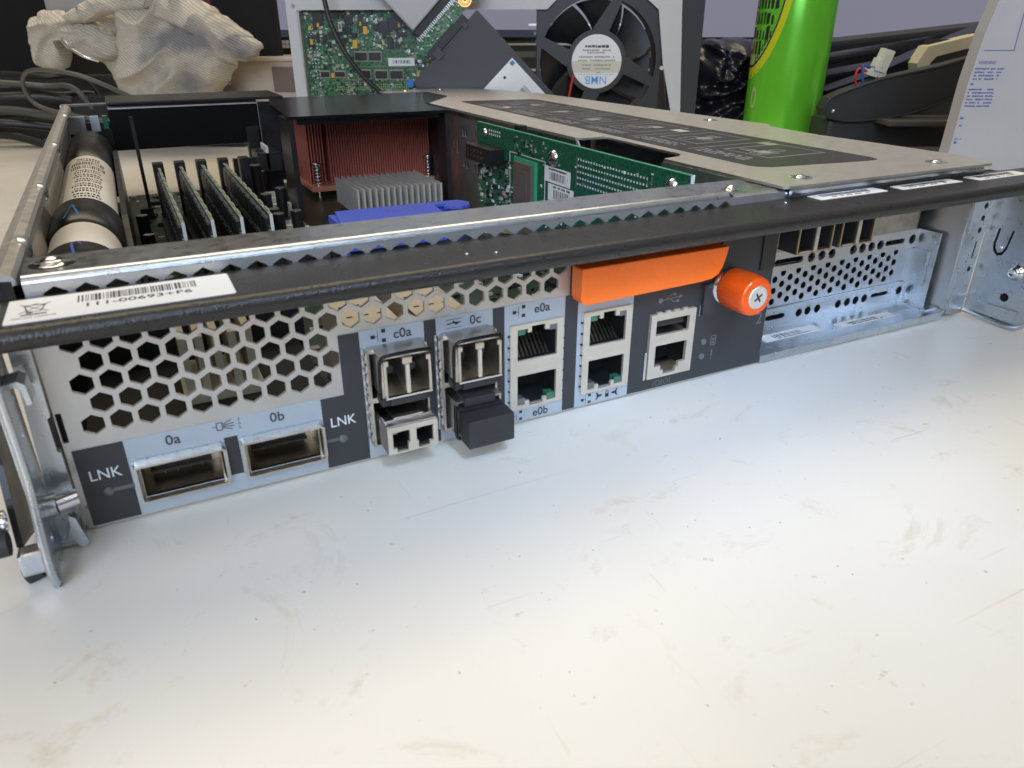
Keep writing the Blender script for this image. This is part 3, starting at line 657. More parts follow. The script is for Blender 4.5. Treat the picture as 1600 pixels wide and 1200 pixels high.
# ---- expansion bay at the right
m = MB(); m.box(210.6, 311, 0.0, 19.4, 2.2, 3.0, 'zinc', bev=0)
m.box(210.6, 309, -0.5, 0.3, 0.2, 3.05, 'zinc'); m.box(209.7, 210.5, 1.0, 19, 0.3, 56, 'black_plastic')
m.box(303.5, 311, 3, 19, 3.0, 3.6, 'zinc'); m.build('bay_floor', ctl)
m = MB(); B = FRONT(19.0)
lo = [slot(231, 239, 7.3, 1.0)] + [circ(x, 7.0, 1.7) for x in (247.6, 252.3, 257.6, 269.2, 274.3, 279.3, 284.3)] + [slot(289, 297.5, 7.4, .8), circ(305.3, 7.2, 1.8)]
hi = [slot(231, 243, 29.2, 1.3)] + [circ(x, 29.2, 1.9) for x in (248.6, 254.0, 259.5, 271.2, 276.3, 281.4, 286.6)] + [slot(290.5, 300, 29.3, 1.0), circ(305.6, 29.3, 2.0)]
m.plate(rectp(212, 309, 3.0, 10.9), lo, 0, 1, 'zinc', B); m.plate(rectp(212, 309, 25.8, 33.4), hi, 0.25, 1.4, 'zinc_dull', B)
m.box(212, 309, 19.0, 24, 33.0, 33.5, 'zinc_dull'); m.box(308.5, 309.3, 8, 19, 3.1, 33.4, 'zinc'); m.build('slot_bracket', ctl)
m = MB(); ph = []
for c_ in range(19):
    for k in range(4):
        x = 229.2 + c_ * 3.9; z = (13.3 if c_ % 2 else 15.5) + k * 4.42
        if x < 300 and z < 27: ph.append(circ(x, z, 1.35, 12))
for x, z in ((303, 20.5), (303.2, 14.5), (306, 17)): pass
m.plate(rectp(212, 306.5, 11.0, 28.2), ph, 0, 0.3, 'zinc', FRONT(19.5)); m.box(306.5, 308.3, 10, 19.6, 11.2, 25.6, 'zinc'); m.build('blank_slot_cover', ctl)
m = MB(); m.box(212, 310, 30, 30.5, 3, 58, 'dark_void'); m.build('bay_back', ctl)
m = MB(); m.plate(rectp(212, 306, 33.6, 57), [rectp(228, 246, 37, 50), rectp(248, 266, 37, 50)], 0, 0.9, 'nickel_dark', FRONT(18.0))  # dark plate colour stands in for the shade below the lip
for x0 in (226.5, 247.5):
    m.plate(rectp(x0, x0 + 17, 36.0, 47.5), [rectp(x0 + 1, x0 + 7.6, 37.2, 46.5), rectp(x0 + 9.2, x0 + 16, 37.2, 46.5)], 0, 8.3, 'case_dark', FRONT(14.5))
    m.plate(rectp(x0, x0 + 17, 36.0, 47.5), [rectp(x0 + .7, x0 + 7.9, 36.6, 46.8), rectp(x0 + 8.9, x0 + 16.3, 36.6, 46.8)], 8.4, 9, 'brass_dark', FRONT(14.5))
    m.box(x0 + .8, x0 + 16.2, 14.0, 14.4, 37, 47, 'dark_void'); m.box(x0 + 1.5, x0 + 6.5, 5.2, 5.6, 36.4, 37.0, 'nickel')
    m.box(x0 + 7.6, x0 + 9.2, 4.9, 5.4, 36.6, 47, 'tin_warm')
m.box(217.5, 222, 10, 17.9, 38, 44, 'brass_dark'); m.box(218.5, 221, 9.6, 10, 39, 43, 'dark_void'); m.build('expansion_card', ctl)
for (x0, x1, y0, y1, sd) in ((221.5, 250.5, 7.8, 13.4, 11), (258, 289, 5.5, 9.8, 12), (291, 301, 8, 13, 13)):
    m = MB(); m.plate(rectp(x0, x1, y0, y1), [], 0.02, 0.12, 'sticker' if sd < 13 else 'label_silver', TOP(3.0))
    if sd < 13: barcode(m, x0 + 6, x1 - 9, y0 + 1.6, y1 - 1.5, 0.15, 'ink_grey', TOP(3.0), sd, 0.25, 0.6); smallprint(m, x0 + 7, x1 - 5, y0 + .9, .15, 'ink_grey', TOP(3.0), sd, .7)
    m.build('bay_sticker', ctl)
m = MB()
fh = [circ(319.4, z, 1.15, 12) for z in (45, 40.2, 35.5, 19.6)] + [[(318.8, 24.0), (319.6, 24.0), (319.8, 31.0), (319.0, 31.0)]]
m.plate([(313.2, 1.2), (322.4, 0.4), (323.2, 58), (311.5, 58)], fh, -0.8, 0.2, 'zinc', FRONT(0))
m.box(312.2, 313.4, 0.2, 7, 1.5, 58, 'zinc'); m.box(317.6, 322.8, -1.2, -0.3, 7.6, 9.0, 'zinc'); m.box(313, 322, 0.7, 4, 1, 58, 'dark_void'); m.build('corner_flange', ctl)
# right ear
m = MB(); E_ = LEFTF(323.2)
ug = [(5.2, 37), (4.7, 30.5), (5.4, 28), (7.2, 26.5), (9.0, 27), (10.4, 29.8), (11.3, 37), (10.6, 37.2), (9.7, 30.2), (8.6, 28.2), (7.2, 27.6), (6.0, 29.2), (5.6, 31), (6.1, 37)]
m.box(324.6, 325.2, -58, -0.5, 9, 57, 'dark_void')  # added dark backing, stops the bright table showing through the groove
m.plate([(0.3, 2.2), (22.5, 1.2), (26, 3.5), (28, 8.5), (60, 8.5), (60, 58), (0.3, 58)], [ug, circ(14.7, 11.4, 1.7)], -1.0, 0, 'zinc', E_)
m.tube([(322.6, -0.5, 1.8), (322.4, -12, 1.2), (322.2, -21, 1.0), (321.9, -25.3, 3.2), (321.9, -26.6, 7.5)], 0.9, 'zinc', 10, None, 4)
m.prism([(4, 3.0), (19.5, 2.6), (21, 4), (21.3, 7.5), (5, 7.2)], 0.0, 0.7, 'zinc', E_)
eo = m.build('rack_ear', ctl)
m = MB(); m.lathe([(3.0, 0), (3.0, .4), (2.2, .5), (2.2, 2.0), (1.6, 2.6), (1.0, 2.3), (.01, 2.2)], 'chrome', frame((323.2, -16.3, 22), (0, -1, 0), (0, 0, 1)), 20)
m.mark(); m.lathe([(.8, 0), (.7, .5), (.01, .6)], 'chrome', frame((323.2, -8.1, 30), (0, -1, 0), (0, 0, 1)), 12); m.mark(); m.lathe([(2.2, 0), (2.0, .8), (1.0, 1.0), (.01, 1.1)], 'chrome', frame((323.2, -19, 40), (0, -1, 0), (0, 0, 1)), 16)
m.build_each('ear_bolt', eo)

# ---- left ear and latch
m = MB()
m.plate([(-6.6, 0.6), (-1.3, 1.6), (-1.3, 23), (-1.9, 23.4), (-1.9, 31.5), (-1.2, 32), (-1.0, 58), (-4.8, 58), (-5.2, 36)], [], 0.6, 2.6, 'zinc', FRONT(0))
m.plate([(1.0, 57.8), (1.0, 2), (4, -0.2), (9, -0.3), (12.5, 2.5), (16, -0.3), (19.5, -0.3), (21.5, 2.5), (21, 12), (17.0, 22), (16.6, 42), (15.6, 57.8)], [circ(8, 47.5, 1.3), slot(4.0, 4.6, 38, 0.8), circ(7, 31, 1.2), circ(12, 8, 1.1)], -1.0, 0, 'zinc', RIGHTF(-6.2) @ Matrix.Diagonal((-1, 1, 1, 1)))
m.tube([(-6.2, -16.6, 57), (-6.1, -16.8, 40), (-6.1, -17.1, 26), (-6.4, -18.5, 18), (-6.6, -21, 9), (-6.6, -20.8, 2.8), (-6.5, -18.2, 0.6)], 0.85, 'zinc', 10, None, 4)
m.prism([(-9, 42.5), (-6, 44.4), (-3.6, 44.8), (-2.4, 43.8), (-2.1, 39.5), (-3.1, 39.2), (-3.4, 42.9), (-4.2, 43.6), (-6, 43.2), (-9, 41.3)], 5.5, 11.5, 'zinc', FRONT(0))
m.prism([(-3.0, 9), (-1.8, 8), (-1.0, 3), (-.6, .8), (-1.2, -.2), (-2.4, .2), (-3.6, 2.2)], 5.2, 6.6, 'zinc', FRONT(0)); m.box(-8.5, -1.2, -5.3, -1.0, .2, 1.0, 'zinc')
m.box(-0.9, 0.7, 1.4, 2.0, 22, 33, 'dark_void')  # dark backing put behind the slot so that it reads black
m.prism([(-5.5, 0.2), (-2.0, 0.6), (-1.6, 8.2), (-2.4, 8.4)], 2.6, 4.6, 'zinc', FRONT(0))
eo = m.build('rack_ear', ctl)
m = MB(); m.cyl((-6.4, -8.6, 13.8), (-3.9, -8.6, 13.8), 2.6, 'zinc'); m.cyl((-3.9, -8.6, 13.8), (0.2, -8.0, 14.2), 1.9, 'chrome'); m.lathe([(2.4, 0), (2.4, 1), (.01, 1.2)], 'chrome', frame((-12.8, -13.5, 15.5), (0, -1, 0), (0, 0, 1)), 16); m.build('latch_pin', eo)
m = MB(); m.plate([(-14.0, 60), (-10, 27.5), (-5, 1.0), (12.5, 7.7), (9, 18), (6.2, 24.7), (4, 40), (4, 60)], [], 0, 1.3, 'black_plastic', LEFTF(-11.5))
lo_ = m.build('latch_lever', ctl)
m = MB(); m.cyl((-16.5, -15.8, 11.4), (-13.0, -15.8, 11.4), 2.7, 'black_rubber').mark(); m.cyl((-12.5, -13.5, 1.0), (-9.5, -13.5, 2.0), 2.2, 'black_rubber').mark(); m.build_each('rubber_foot', lo_)
m = MB(); m.box(-12.6, -7.4, -16.8, -12.6, 2.6, 8.0, 'zinc', bev=.7); m.build('latch_bracket', ctl)

# ================================================================== inside the tray
m = MB(); bT = TOP(5.6); m.box(21, 201, 17, 384, 4.0, 5.6, 'pcb_dark')
avoid = ((34, 80, 125, 285), (108, 202, 255, 384), (108, 190, 172, 256))
scatter(m, 22, 200, 18, 380, 900, bT, 3, ['chip', 'solder', 'smd_tan', 'chip', 'smd_white', 'black_plastic'], 0.8, 3.5, 1.2, avoid)
scatter(m, 22, 200, 18, 380, 60, bT, 4, ['chip', 'black_plastic', 'chip'], 5, 12, 2.2, avoid)
mo = m.build('main_board', ctl)
m = MB()
for x, y, h, r in ((90, 160, 20, 3), (90, 172, 20, 3), (97, 182, 16, 2.4), (104, 168, 14, 2.4), (88, 214, 22, 3), (88, 226, 22, 3), (88, 246, 26, 3), (100, 270, 24, 3), (26, 250, 20, 3), (26, 268, 16, 3), (27, 215, 18, 2.5), (29, 190, 18, 2.5), (91, 292, 34, 3.6), (97, 318, 26, 3.6), (30, 150, 15, 3), (31, 131, 15, 3), (30, 110, 13, 3), (101, 235, 18, 3), (96, 200, 15, 3), (88, 330, 20, 4)):
    m.cyl((x, y, 5.6), (x, y, h), r, 'chip', n=20); m.cyl((x, y, h), (x, y, h + .3), r * .9, 'solder', n=20); m.mark()
m.build_each('capacitor', mo)
m = MB()
for i in range(14): m.cyl((24 + (i % 4) * 3.2, 84 + i * 6, 5.6), (24 + (i % 4) * 3.2, 84 + i * 6, 11 + (i * 7) % 5), 1.2, 'solder', n=10).mark()
m.build_each('small_capacitor', mo)
m = MB(); scatter(m, 21, 37, 60, 130, 160, bT, 77, ['solder', 'smd_white', 'chip', 'solder'], .8, 2.6, 4.0); m.build('small_parts', mo); m = MB(); scatter(m, 86, 108, 190, 260, 60, bT, 78, ['smd_white', 'smd_tan', 'chip', 'solder'], 1.5, 4, 4.0); m.build('small_parts', mo)
m = MB()
for i in range(9): m.box(84, 106, 262 + i * 6, 266 + i * 6, 5.6, 8 + i % 3 * 3, ['black_plastic', 'solder', 'smd_white'][i % 3]).mark()
m.box(86, 116, 345, 350, 5.6, 30, 'black_plastic').mark(); m.box(101, 109, 374, 380, 5, 46, 'black_plastic').mark()
m.build_each('socket', mo)
m = MB(); m.box(93, 108, 196, 256, 5.6, 7.4, 'solder'); m.box(94, 107, 200, 204, 7.4, 8.2, 'chip'); m.box(94, 107, 215, 218, 7.4, 8.2, 'chip'); m.build('shield_plate', mo)
m = MB(); m.box(98.5, 103, 330, 336, 5.6, 37, 'black_plastic'); m.box(103.5, 105, 322, 340, 26, 40, 'smd_white'); m.box(98, 112, 322, 345, 25, 36, 'black_plastic'); m.build('power_plug', mo)
m = MB(); m.cyl((131, 212, 5.6), (131, 212, 10), 3.0, 'tin_warm', n=20); m.cyl((131, 212, 10), (131, 212, 20), 2.2, 'connector_white', n=20); m.box(126, 136, 206, 218, 5.6, 7, 'solder'); m.build('standoff', mo)
# memory slots
m = MB()
DX = [38.6, 49.4, 60.4, 71.9]
for x in DX + [83]:
    m.box(x - 3, x + 3.4, 136, 279, 5.6, 12.5, 'black_plastic'); m.box(x - 2.2, x + 3.2, 274.5, 281, 12.5, 41.5, 'black_plastic', bev=.6); m.box(x - 2.2, x + 3.2, 131, 137, 12.5, 24, 'black_plastic', bev=.6); m.mark()
m.build_each('memory_slot', mo)
# battery tube and its tray
m = MB(); m.plate([(62, 5), (392, 5), (392, 34), (330, 42), (160, 40), (120, 30), (62, 30)], [rectp(100, 140, 12, 24)], 0, 2.2, 'black_plastic', RIGHTF(18.5))
m.box(-4, 20.5, 388, 396, 5, 52, 'black_plastic'); m.box(-4, 6, 386, 392, 46, 56, 'label_silver'); m.box(9, 14, 386, 392, 47, 56, 'label_silver'); m.box(16, 19, 386, 392, 48, 56, 'led_green')
m.box(-4, 18, 55, 59, 5, 38, 'black_plastic'); m.box(30.5, 32.4, 309, 312, 5.6, 62, 'black_plastic'); m.box(26, 33, 306, 313, 5.6, 12, 'black_plastic'); m.build('battery_tray', ctl)
m = MB(); Bm = frame((6.2, 0, 37.6), (1, 0, 0), (0, 0, 1))             # axis: local z = -y
def ring(y0, y1, r, mt, bv=0.6):
    m.lathe([(0.01, -y0), (r - bv, -y0), (r, -y0 - bv), (r, -y1 + bv), (r - bv, -y1), (0.01, -y1)], mt, Bm, 48)
ring(60, 81, 12.3, 'black_plastic'); ring(112, 150, 12.5, 'black_plastic', 1.5); ring(268, 372, 11.9, 'black_plastic', 2); ring(80, 113, 11.2, 'cap_label'); ring(149, 269, 11.2, 'cap_label')
def cyl_dec(r, pts, mt):            # pts of (angle from the top towards +x, y)
    m.add([(6.2 + r * sin(a), y, 37.6 + r * cos(a)) for a, y in pts], [tuple(range(len(pts)))], mt)
cyl_dec(12.36, [(-.45, 64), (-.1, 79), (.1, 79), (.35, 64), (0.0, 64)], 'blue_plastic')
for s_ in (-1, 1): cyl_dec(12.56, [(-.18 + s_ * .16, 118), (-.18 + s_ * .22, 118), (-.16, 138), (-.2, 138)], 'cell_blue')
R = random.Random(6)
for blk in range(9):
    y = 158 + blk * 11.5
    if blk in (6, 7):
        a = -.5
        while a < .75:
            wd = R.uniform(.02, .06); cyl_dec(11.26, [(a, y), (a + wd, y), (a + wd, y + 9), (a, y + 9)], 'ink_grey'); a += wd + R.uniform(.02, .05)
    else:
        for ln in range(2):
            a = -.35 + R.uniform(0, .15)
            while a < .6:
                wd = R.uniform(.03, .1); cyl_dec(11.26, [(a, y + ln * 5), (a + wd, y + ln * 5), (a + wd, y + ln * 5 + 3.4 * R.uniform(.6, 1)), (a, y + ln * 5 + 3.2)], 'ink_grey'); a += wd + .035
for k in range(14): cyl_dec(11.26, [(-1.05 + k * .03, 155), (-1.04 + k * .03, 155), (-1.04 + k * .03, 262), (-1.05 + k * .03, 262)], 'ink_dim')
m.build('battery_tube', ctl)
# fan duct around the processor cooler, and the cross bar
m = MB()
m.plate([(107.5, 261), (201, 256), (202, 300), (236, 345), (236, 384), (120, 384), (113, 340)], [], -1.6, 0, 'black_gloss', TOP(63))
m.box(107.5, 110.5, 261, 288, 8, 61.3, 'black_plastic'); m.box(198.5, 201.4, 257, 270, 8, 61.3, 'black_plastic'); m.box(214.5, 218, 300, 380, 8, 61.3, 'black_plastic')
m.box(112.6, 198.4, 261.5, 263.5, 58.5, 61.3, 'black_gloss'); m.box(112, 236, 382, 384, 8, 61, 'black_plastic'); m.build('air_duct', ctl)
m = MB(); m.box(20, 112, 384, 402, 34.5, 62.0, 'black_gloss', bev=1.2); m.box(20, 130, 385, 440, 62.1, 64.0, 'black_plastic', bev=.6); m.box(20.5, 111.5, 383, 384.2, 60.0, 60.8, 'zinc_dull'); m.build('cross_bar', ctl)
# copper cooler
m = MB(); R = random.Random(2)
n = 38
for i in range(n):
    x = 143.6 + i * (206 - 143.6) / (n - 1); m.box(x, x + .75, 326, 366, 12.2, 53.4, 'copper_fin')
for i in range(6): x = 130.6 + i * 1.95; m.box(x, x + .75, 330, 366, 12.2, 52, 'copper_fin')
for i in range(4): x = 207.8 + i * 1.75; m.box(x, x + .75, 327, 366, 12.2, 54.6, 'copper_fin')
m.box(130.6, 213.8, 330, 366, 54.7, 55.4, 'copper_fin'); m.box(130.6, 213.8, 365.6, 366.4, 12, 54.6, 'copper_fin')
m.box(129.4, 220, 321, 368, 9.4, 12.8, 'copper_base', bev=.3); hso = m.build('copper_heatsink', ctl)
for x, y in ((134.8, 326), (212.0, 326)):
    m = MB(); pts = [(x + 2.3 * cos(t), y + 2.3 * sin(t), 13 + 12.5 * t / (2 * pi * 6)) for t in [2 * pi * 6 * i / 84 for i in range(85)]]
    m.tube(pts, 0.5, 'chrome', 6); m.cyl((x, y, 5.6), (x, y, 26), 1.3, 'chrome', n=12); m.lathe([(2.2, 25.5), (3.1, 25.8), (3.1, 26.8), (2.2, 27.6), (.01, 27.7)], 'chrome', Matrix.Translation((x, y, 0)), 20); m.build('spring_screw', hso)
m = MB()
for i in range(15): x = 137.6 + i * 3.62; m.box(x, x + 1.15, 243.5, 291, 10.5, 23.7, 'alu_sink')
m.box(137.6, 189.4, 243.5, 291, 8.6, 10.5, 'alu_sink'); m.build('silver_heatsink', ctl)
m = MB()
m.prism([(110.5, 178), (114.8, 206), (176, 204), (182, 203.6), (186, 196.5), (183, 189), (178, 187), (173.0, 189.0), (169.8, 192.5), (173.5, 197.5), (166, 198), (164, 178)], 20.6, 22.0, 'blue_plastic', TOP(0))
m.box(111, 114, 179, 205, 6, 20.6, 'blue_plastic'); m.box(114, 176, 201, 204, 10, 20.6, 'blue_plastic'); m.box(113, 165, 178, 180, 8, 20.6, 'blue_plastic'); m.box(176, 182, 192, 202, 6, 20.6, 'blue_plastic')
m.text('PUSH', 148, 194, 8, 'ink_blue', TOP(22.05), sx=1.1); m.build('blue_retainer', ctl)
# riser board
m = MB(); RB = LEFTF(193.5)                                          # coordinates (-y, z)
m.plate([(-200.5, 19.5), (-26, 19.5), (-26, 62.4), (-200.5, 62.4)], [], -1.5, 0, 'pcb_green', RB)
m.box(193.45, 195.05, 26, 200.5, 62.4, 62.6, 'pcb_edge'); m.box(193.45, 195.05, 25.8, 26, 19.5, 62.6, 'smd_white')
pal = ['solder', 'smd_tan', 'chip', 'smd_white', 'chip']
scatter(m, -199, -160, 20, 47, 130, RB, 21, pal, .6, 2.6, 1.0); scatter(m, -160, -30, 20, 60, 110, RB, 22, ['solder', 'smd_tan', 'smd_white'], .4, 1.2, .5, ((-156, -130, 30, 54),))
scatter(m, -158, -126, 52, 60, 40, RB, 23, ['solder', 'smd_tan', 'chip'], .6, 1.5, .5)
grid_dots(m, -98, -50, 47.6, 57.6, 2.0, 2.5, 0.38, 'smd_white', RB); grid_dots(m, -47, -38, 48, 55.6, 1.6, 1.9, 0.3, 'solder', RB); grid_dots(m, -185, -172, 58, 60, 2.4, 1.8, .5, 'smd_white', RB)
for (a0, a1) in ((-99.5, -98.9), (-50, -49.5), (-47.5, -46.8)): m.rect(a0, a1, 46, 58.6, .1, 'ink_dim', RB)
m.plate(rectp(-162, -126, 27, 52.6), [rectp(-161.4, -126.6, 27.4, 52.2)], 0.02, 0.12, 'smd_white', RB)
rbo = m.build('riser_board', ctl)
m = MB(); m.box(-197, -168, 44.8, 52.6, 0, 8.5, 'black_plastic', RB, .3)
for i in range(5):
    for j in range(2): m.box(-194.6 + i * 4.2, -193.4 + i * 4.2, 46.9 + j * 2.7, 48 + j * 2.7, 8.5, 8.7, 'gold', RB)
m.build('pin_header', rbo)
m = MB(); m.box(-154.5, -133.5, 27, 51, 0, 1.6, 'pcb_edge', RB); m.box(-153, -135, 28.5, 49.5, 1.6, 2.8, 'chip_brown', RB, .5); m.box(-149.5, -138.5, 32, 46, 2.8, 3.2, 'chip_brown', RB); m.build('processor_chip', rbo)
m = MB()
for y, z, r in ((119, 55.2, 3.2), (35.5, 57.4, 2.6)): m.lathe([(r * 1.15, 0), (r * 1.1, .6), (r * .8, 1.6), (r * .4, 2.0), (.01, 1.4)], 'chrome', frame((193.5, y, z), (0, -1, 0), (0, 0, 1)), 20).mark()
m.lathe([(2.2, 0), (2.0, 1), (1.2, 1.5), (.01, 1.4)], 'chrome', frame((193.5, 190, 58), (0, -1, 0), (0, 0, 1)), 16); m.build_each('board_screw', rbo)
for (a0, a1, b0, b1, sd) in ((-126.5, -104, 44.4, 51.2, 1), (-123, -101, 36.4, 43.8, 2)):
    m = MB(); m.plate(rectp(a0, a1, b0, b1), [], 0.05, 0.2, 'sticker', RB); barcode(m, a0 + 5, a1 - 4, b0 + 1.2, b1 - 2.2, .23, 'ink_grey', RB, sd, .3, .7); smallprint(m, a0 + 3, a1 - 3, b1 - 1.0, .23, 'ink_grey', RB, sd, 1.0); m.build('board_sticker', rbo)
m = MB(); m.box(198, 202, 160, 166, 58, 64.2, 'black_plastic', bev=.4); m.build('board_clip', rbo)

# ================================================================== memory modules (plugged in: things of their own)
mm = empty('memory_module', (0, 0, 0), 'memory module in the slot nearest the round battery tube', 'memory module', 'memory modules standing in their slots')
m = MB(); m.box(0, 1.25, 138, 275, 10, 39.0, 'pcb_dark'); m.box(0, 1.27, 137.8, 275, 39.0, 39.2, 'dimm_edge'); m.box(-.01, 1.26, 137.6, 138, 10, 39.2, 'smd_white'); m.build('circuit_board', mm)
m = MB(); LF = LEFTF(0)
for i in range(9):
    b = -(142 + i * 14.6)
    for zz in (16, 28): m.box(b - 11.5, b, zz, zz + 8.5, 0, 1.2, 'chip', LF)
    for k in range(7): m.box(b - 11 + k * 1.6, b - 10.3 + k * 1.6, 36.6, 37.5, 0, .7, 'solder', LF); m.box(b - 11 + k * 1.6, b - 10.4 + k * 1.6, 25, 27.4, 0, .5, 'solder', LF)
    m.box(b - 9, b - 1, 38.9, 39.9, -1.26, -.4, 'dimm_edge', LF)
R = random.Random(5)
for i in range(300): m.box(*(lambda a, z: (a, a + .9, z, z + .6, 0, .6))(-R.uniform(139, 273), R.uniform(13, 37)), 'solder', LF)
m.build('memory_chip', mm)
labs = ['memory module in the slot nearest the round battery tube', 'second memory module counted from the battery tube', 'third memory module counted from the battery tube', 'memory module farthest from the battery tube, nearest the copper cooler']
for i, x in enumerate(DX):
    o = mm if i == 0 else copy_tree(mm)
    o.location = (x * S, 0, 0); o['label'] = labs[i]; o['group'] = 'memory modules standing in their slots'

# ================================================================== transceivers (plugged in: things of their own)
def transceiver_open(xc, zc, label):
    t = empty('transceiver', (xc, 0, zc), label, 'transceiver', 'silver transceivers with black wire bails')
    m = MB(); W = 6.75
    m.plate(rectp(-W, W, -5.6, 5.6), [rectp(-W + .5, W - .5, -5.0, 5.0)], -12, 9.0, 'nickel', FRONT(0)); m.box(-W + .5, W - .5, 0, .4, -5, 5, 'nickel_dark'); m.build('body', t)
    m = MB()
    m.box(-.6, .6, -9.7, 0, -4.6, 4.6, 'nickel'); m.box(-1.3, 1.3, -10.0, -7.6, 3.2, 5.0, 'nickel', bev=.3); m.box(-.5, .5, -10.1, -9.7, -5.0, 3.0, 'tin_warm')
    m.box(-5.6, 5.6, -1.6, -1.2, -4.9, 4.9, 'dark_void')
    for s_ in (-1, 1):
        m.add([(s_ * .6, -9.6, -4.9), (s_ * 5.6, -9.6, -4.9), (s_ * 5.6, -1, -2.5), (s_ * .6, -1, -2.5)], [(0, 1, 2, 3)], 'nickel_dark'); m.cyl((s_ * 3.1, -3.6, -.4), (s_ * 3.1, -.5, -.4), 1.2, 'case_dark', n=16)
        m.box(s_ * 5.6, s_ * 6.3, -10.1, -4, -5.4, 4.6, 'nickel'); m.box(s_ * 5.0, s_ * 6.3, -10.2, -8.8, 3.4, 4.9, 'nickel', bev=.3)
    m.box(-6.3, 6.3, -10.4, -9.0, -5.7, -5.2, 'chrome')
    for s_ in (-1, 1):
        m.add([(s_ * .7, -9.4, 4.4), (s_ * 5.4, -9.4, 4.4), (s_ * 4.4, -2, 1.6), (s_ * 1.6, -2, 1.6)], [(0, 1, 2, 3)], 'nickel')
        m.add([(s_ * 5.55, -9.6, 4.4), (s_ * 5.55, -9.6, -4.9), (s_ * 4.5, -2, -2.6), (s_ * 4.5, -2, 1.6)], [(0, 1, 2, 3)], 'nickel')
    m.build('optical_port', t)
    m = MB()
    P = [(-6.9, -8.2, -6.4), (-7.0, -9.0, 3.2), (-6.6, -9.5, 5.2), (-5.0, -9.8, 6.2), (5.0, -9.8, 6.2), (6.6, -9.5, 5.2), (7.0, -9.0, 3.2), (6.9, -8.2, -6.4)]
    m.tube(P, 0.48, 'black_gloss', 8, None, 4); m.box(-7.0, 7.0, -8.6, -4.0, -8.4, -5.9, 'black_plastic', bev=.4); m.box(-4.8, 4.8, -9.4, -8.3, -8.2, -6.2, 'black_rubber', bev=.3)
    m.build('bail_latch', t); return t
transceiver_open(77.7, 28.2, 'transceiver with black bail at the top of the left cage, under the c0a mark')
transceiver_open(97.9, 28.3, 'transceiver with black bail at the top of the right cage, under the 0c mark')
t = empty('transceiver', (77.5, 0, 11.0), 'silver transceiver with two open square ports and no bail, below the left bailed one', 'transceiver')
m = MB(); W = 6.9
op = [[(-5.6, 2.4), (-5.6, -2.4), (-4.6, -2.4), (-4.6, -3.6), (-1.4, -3.6), (-1.4, -1.4), (-.9, -1.4), (-.9, 2.4)], [(.9, 2.4), (.9, -1.4), (1.4, -1.4), (1.4, -3.6), (4.6, -3.6), (4.6, -2.4), (5.6, -2.4), (5.6, 2.4)]]
m.plate(rectp(-W, W, -4.0, 3.9), op, 10.6, 11.6, 'tin_warm', FRONT(0)); m.plate(rectp(-W, W, -4.2, 4.1), [rectp(-W + .3, W - .3, -3.95, 3.85)], -12, 10.8, 'nickel', FRONT(0)); m.box(-W + .4, W - .4, -8.6, -1, 4.1, 4.6, 'chrome', bev=.2); m.box(-4, 4, -8.9, -2, 4.6, 5.3, 'chrome', bev=.2)
m.build('body', t)
m = MB()
for s_ in (-1, 1): m.cyl((s_ * 3.2, -6.0, -.2), (s_ * 3.2, -.6, -.2), 1.25, 'nickel_dark', n=16)
m.box(-6.4, 6.4, -.9, -.6, -3.9, 3.8, 'dark_void'); m.box(-6.4, 6.4, -9, -.6, -3.9, -3.7, 'black_plastic'); m.box(-.3, .3, -9, -.6, -3.7, 3.7, 'black_plastic'); m.build('optical_port', t)
t = empty('transceiver', (97.9, 0, 12.0), 'silver transceiver in the bottom of the right cage, holding a black dust plug', 'transceiver')
m = MB(); m.plate(rectp(-6.8, 6.8, -6.0, 4.4), [rectp(-6.3, 6.3, -5.5, 3.9)], -12, 8.6, 'nickel', FRONT(0)); m.box(-6.2, 6.2, -.5, 0, -5.4, 3.8, 'nickel_dark'); m.build('body', t)
m = MB(); m.tube([(-6.9, -8.6, 3.5), (-7.2, -8.9, 0), (-7.0, -9.0, -5.5), (-6.0, -9.4, -6.6)], .55, 'black_gloss', 8, None, 4); m.box(-4.6, 4.6, -9.6, -3.0, 2.7, 5.4, 'black_rubber', bev=.5); m.build('bail_latch', t)
m = MB(); m.box(-6.6, 6.9, -16.6, -10.6, -6.2, 2.0, 'black_rubber', bev=.35); m.box(-6.2, 6.3, -10.7, -4, -5.4, 3.0, 'black_plastic', bev=.3)
o = m.build('dust_plug', None, 'black rubber dust plug covering the lowest transceiver of the right cage', 'dust plug'); o.location = (97.9 * S, 0, 12.0 * S)

# ================================================================== things on the bench behind; (s, d) = across and away along the bench
def at(s_, d): return (CAM[0] + s_ * cos(YAW) + d * sin(YAW), CAM[1] - s_ * sin(YAW) + d * cos(YAW), 0)
def bench(name, s_, d, label, cat, group=None): return empty(name, at(s_, d), label, cat, group, -YAW)
FR = lambda y=0: FRONT(y)
# ---- computer case, standing open towards us
cc = bench('computer_case', 0, 660, 'open white computer case frame standing behind the module with its green board showing', 'computer case')
m = MB()
opn = [(-171, 8), (-172.6, 118.6), (28.1, 119.2), (36, 126.5), (36, 190), (108, 190), (108, 126.5), (117.5, 119.0), (131, 30), (131, 8)]
m.plate([(-180.8, 0), (145.5, 0), (136, 120), (131, 215), (-186, 215), (-180.8, 126)], [opn[:8] + [(131, 40), (131, 8)], circ(-174.8, 121.5, 1.6), circ(123.5, 76, 1.6)], -1.2, 0, 'case_white', FR())
m.box(-174.5, -171.4, 1.2, 26, 4, 118, 'case_white'); m.box(-171, 28, 1.2, 20, 119.6, 121, 'case_white'); m.build('frame', cc)
m = MB(); m.plate([(132.5, 0), (155.5, 0), (154, 215), (131.2, 215)], [], -70, -2, 'case_dark', FR()); m.build('side_panel', cc)
m = MB(); P_ = FR(8); m.plate(rectp(-171, -48, 10, 118.6), [], -1.6, 0, 'pcb_old', P_)
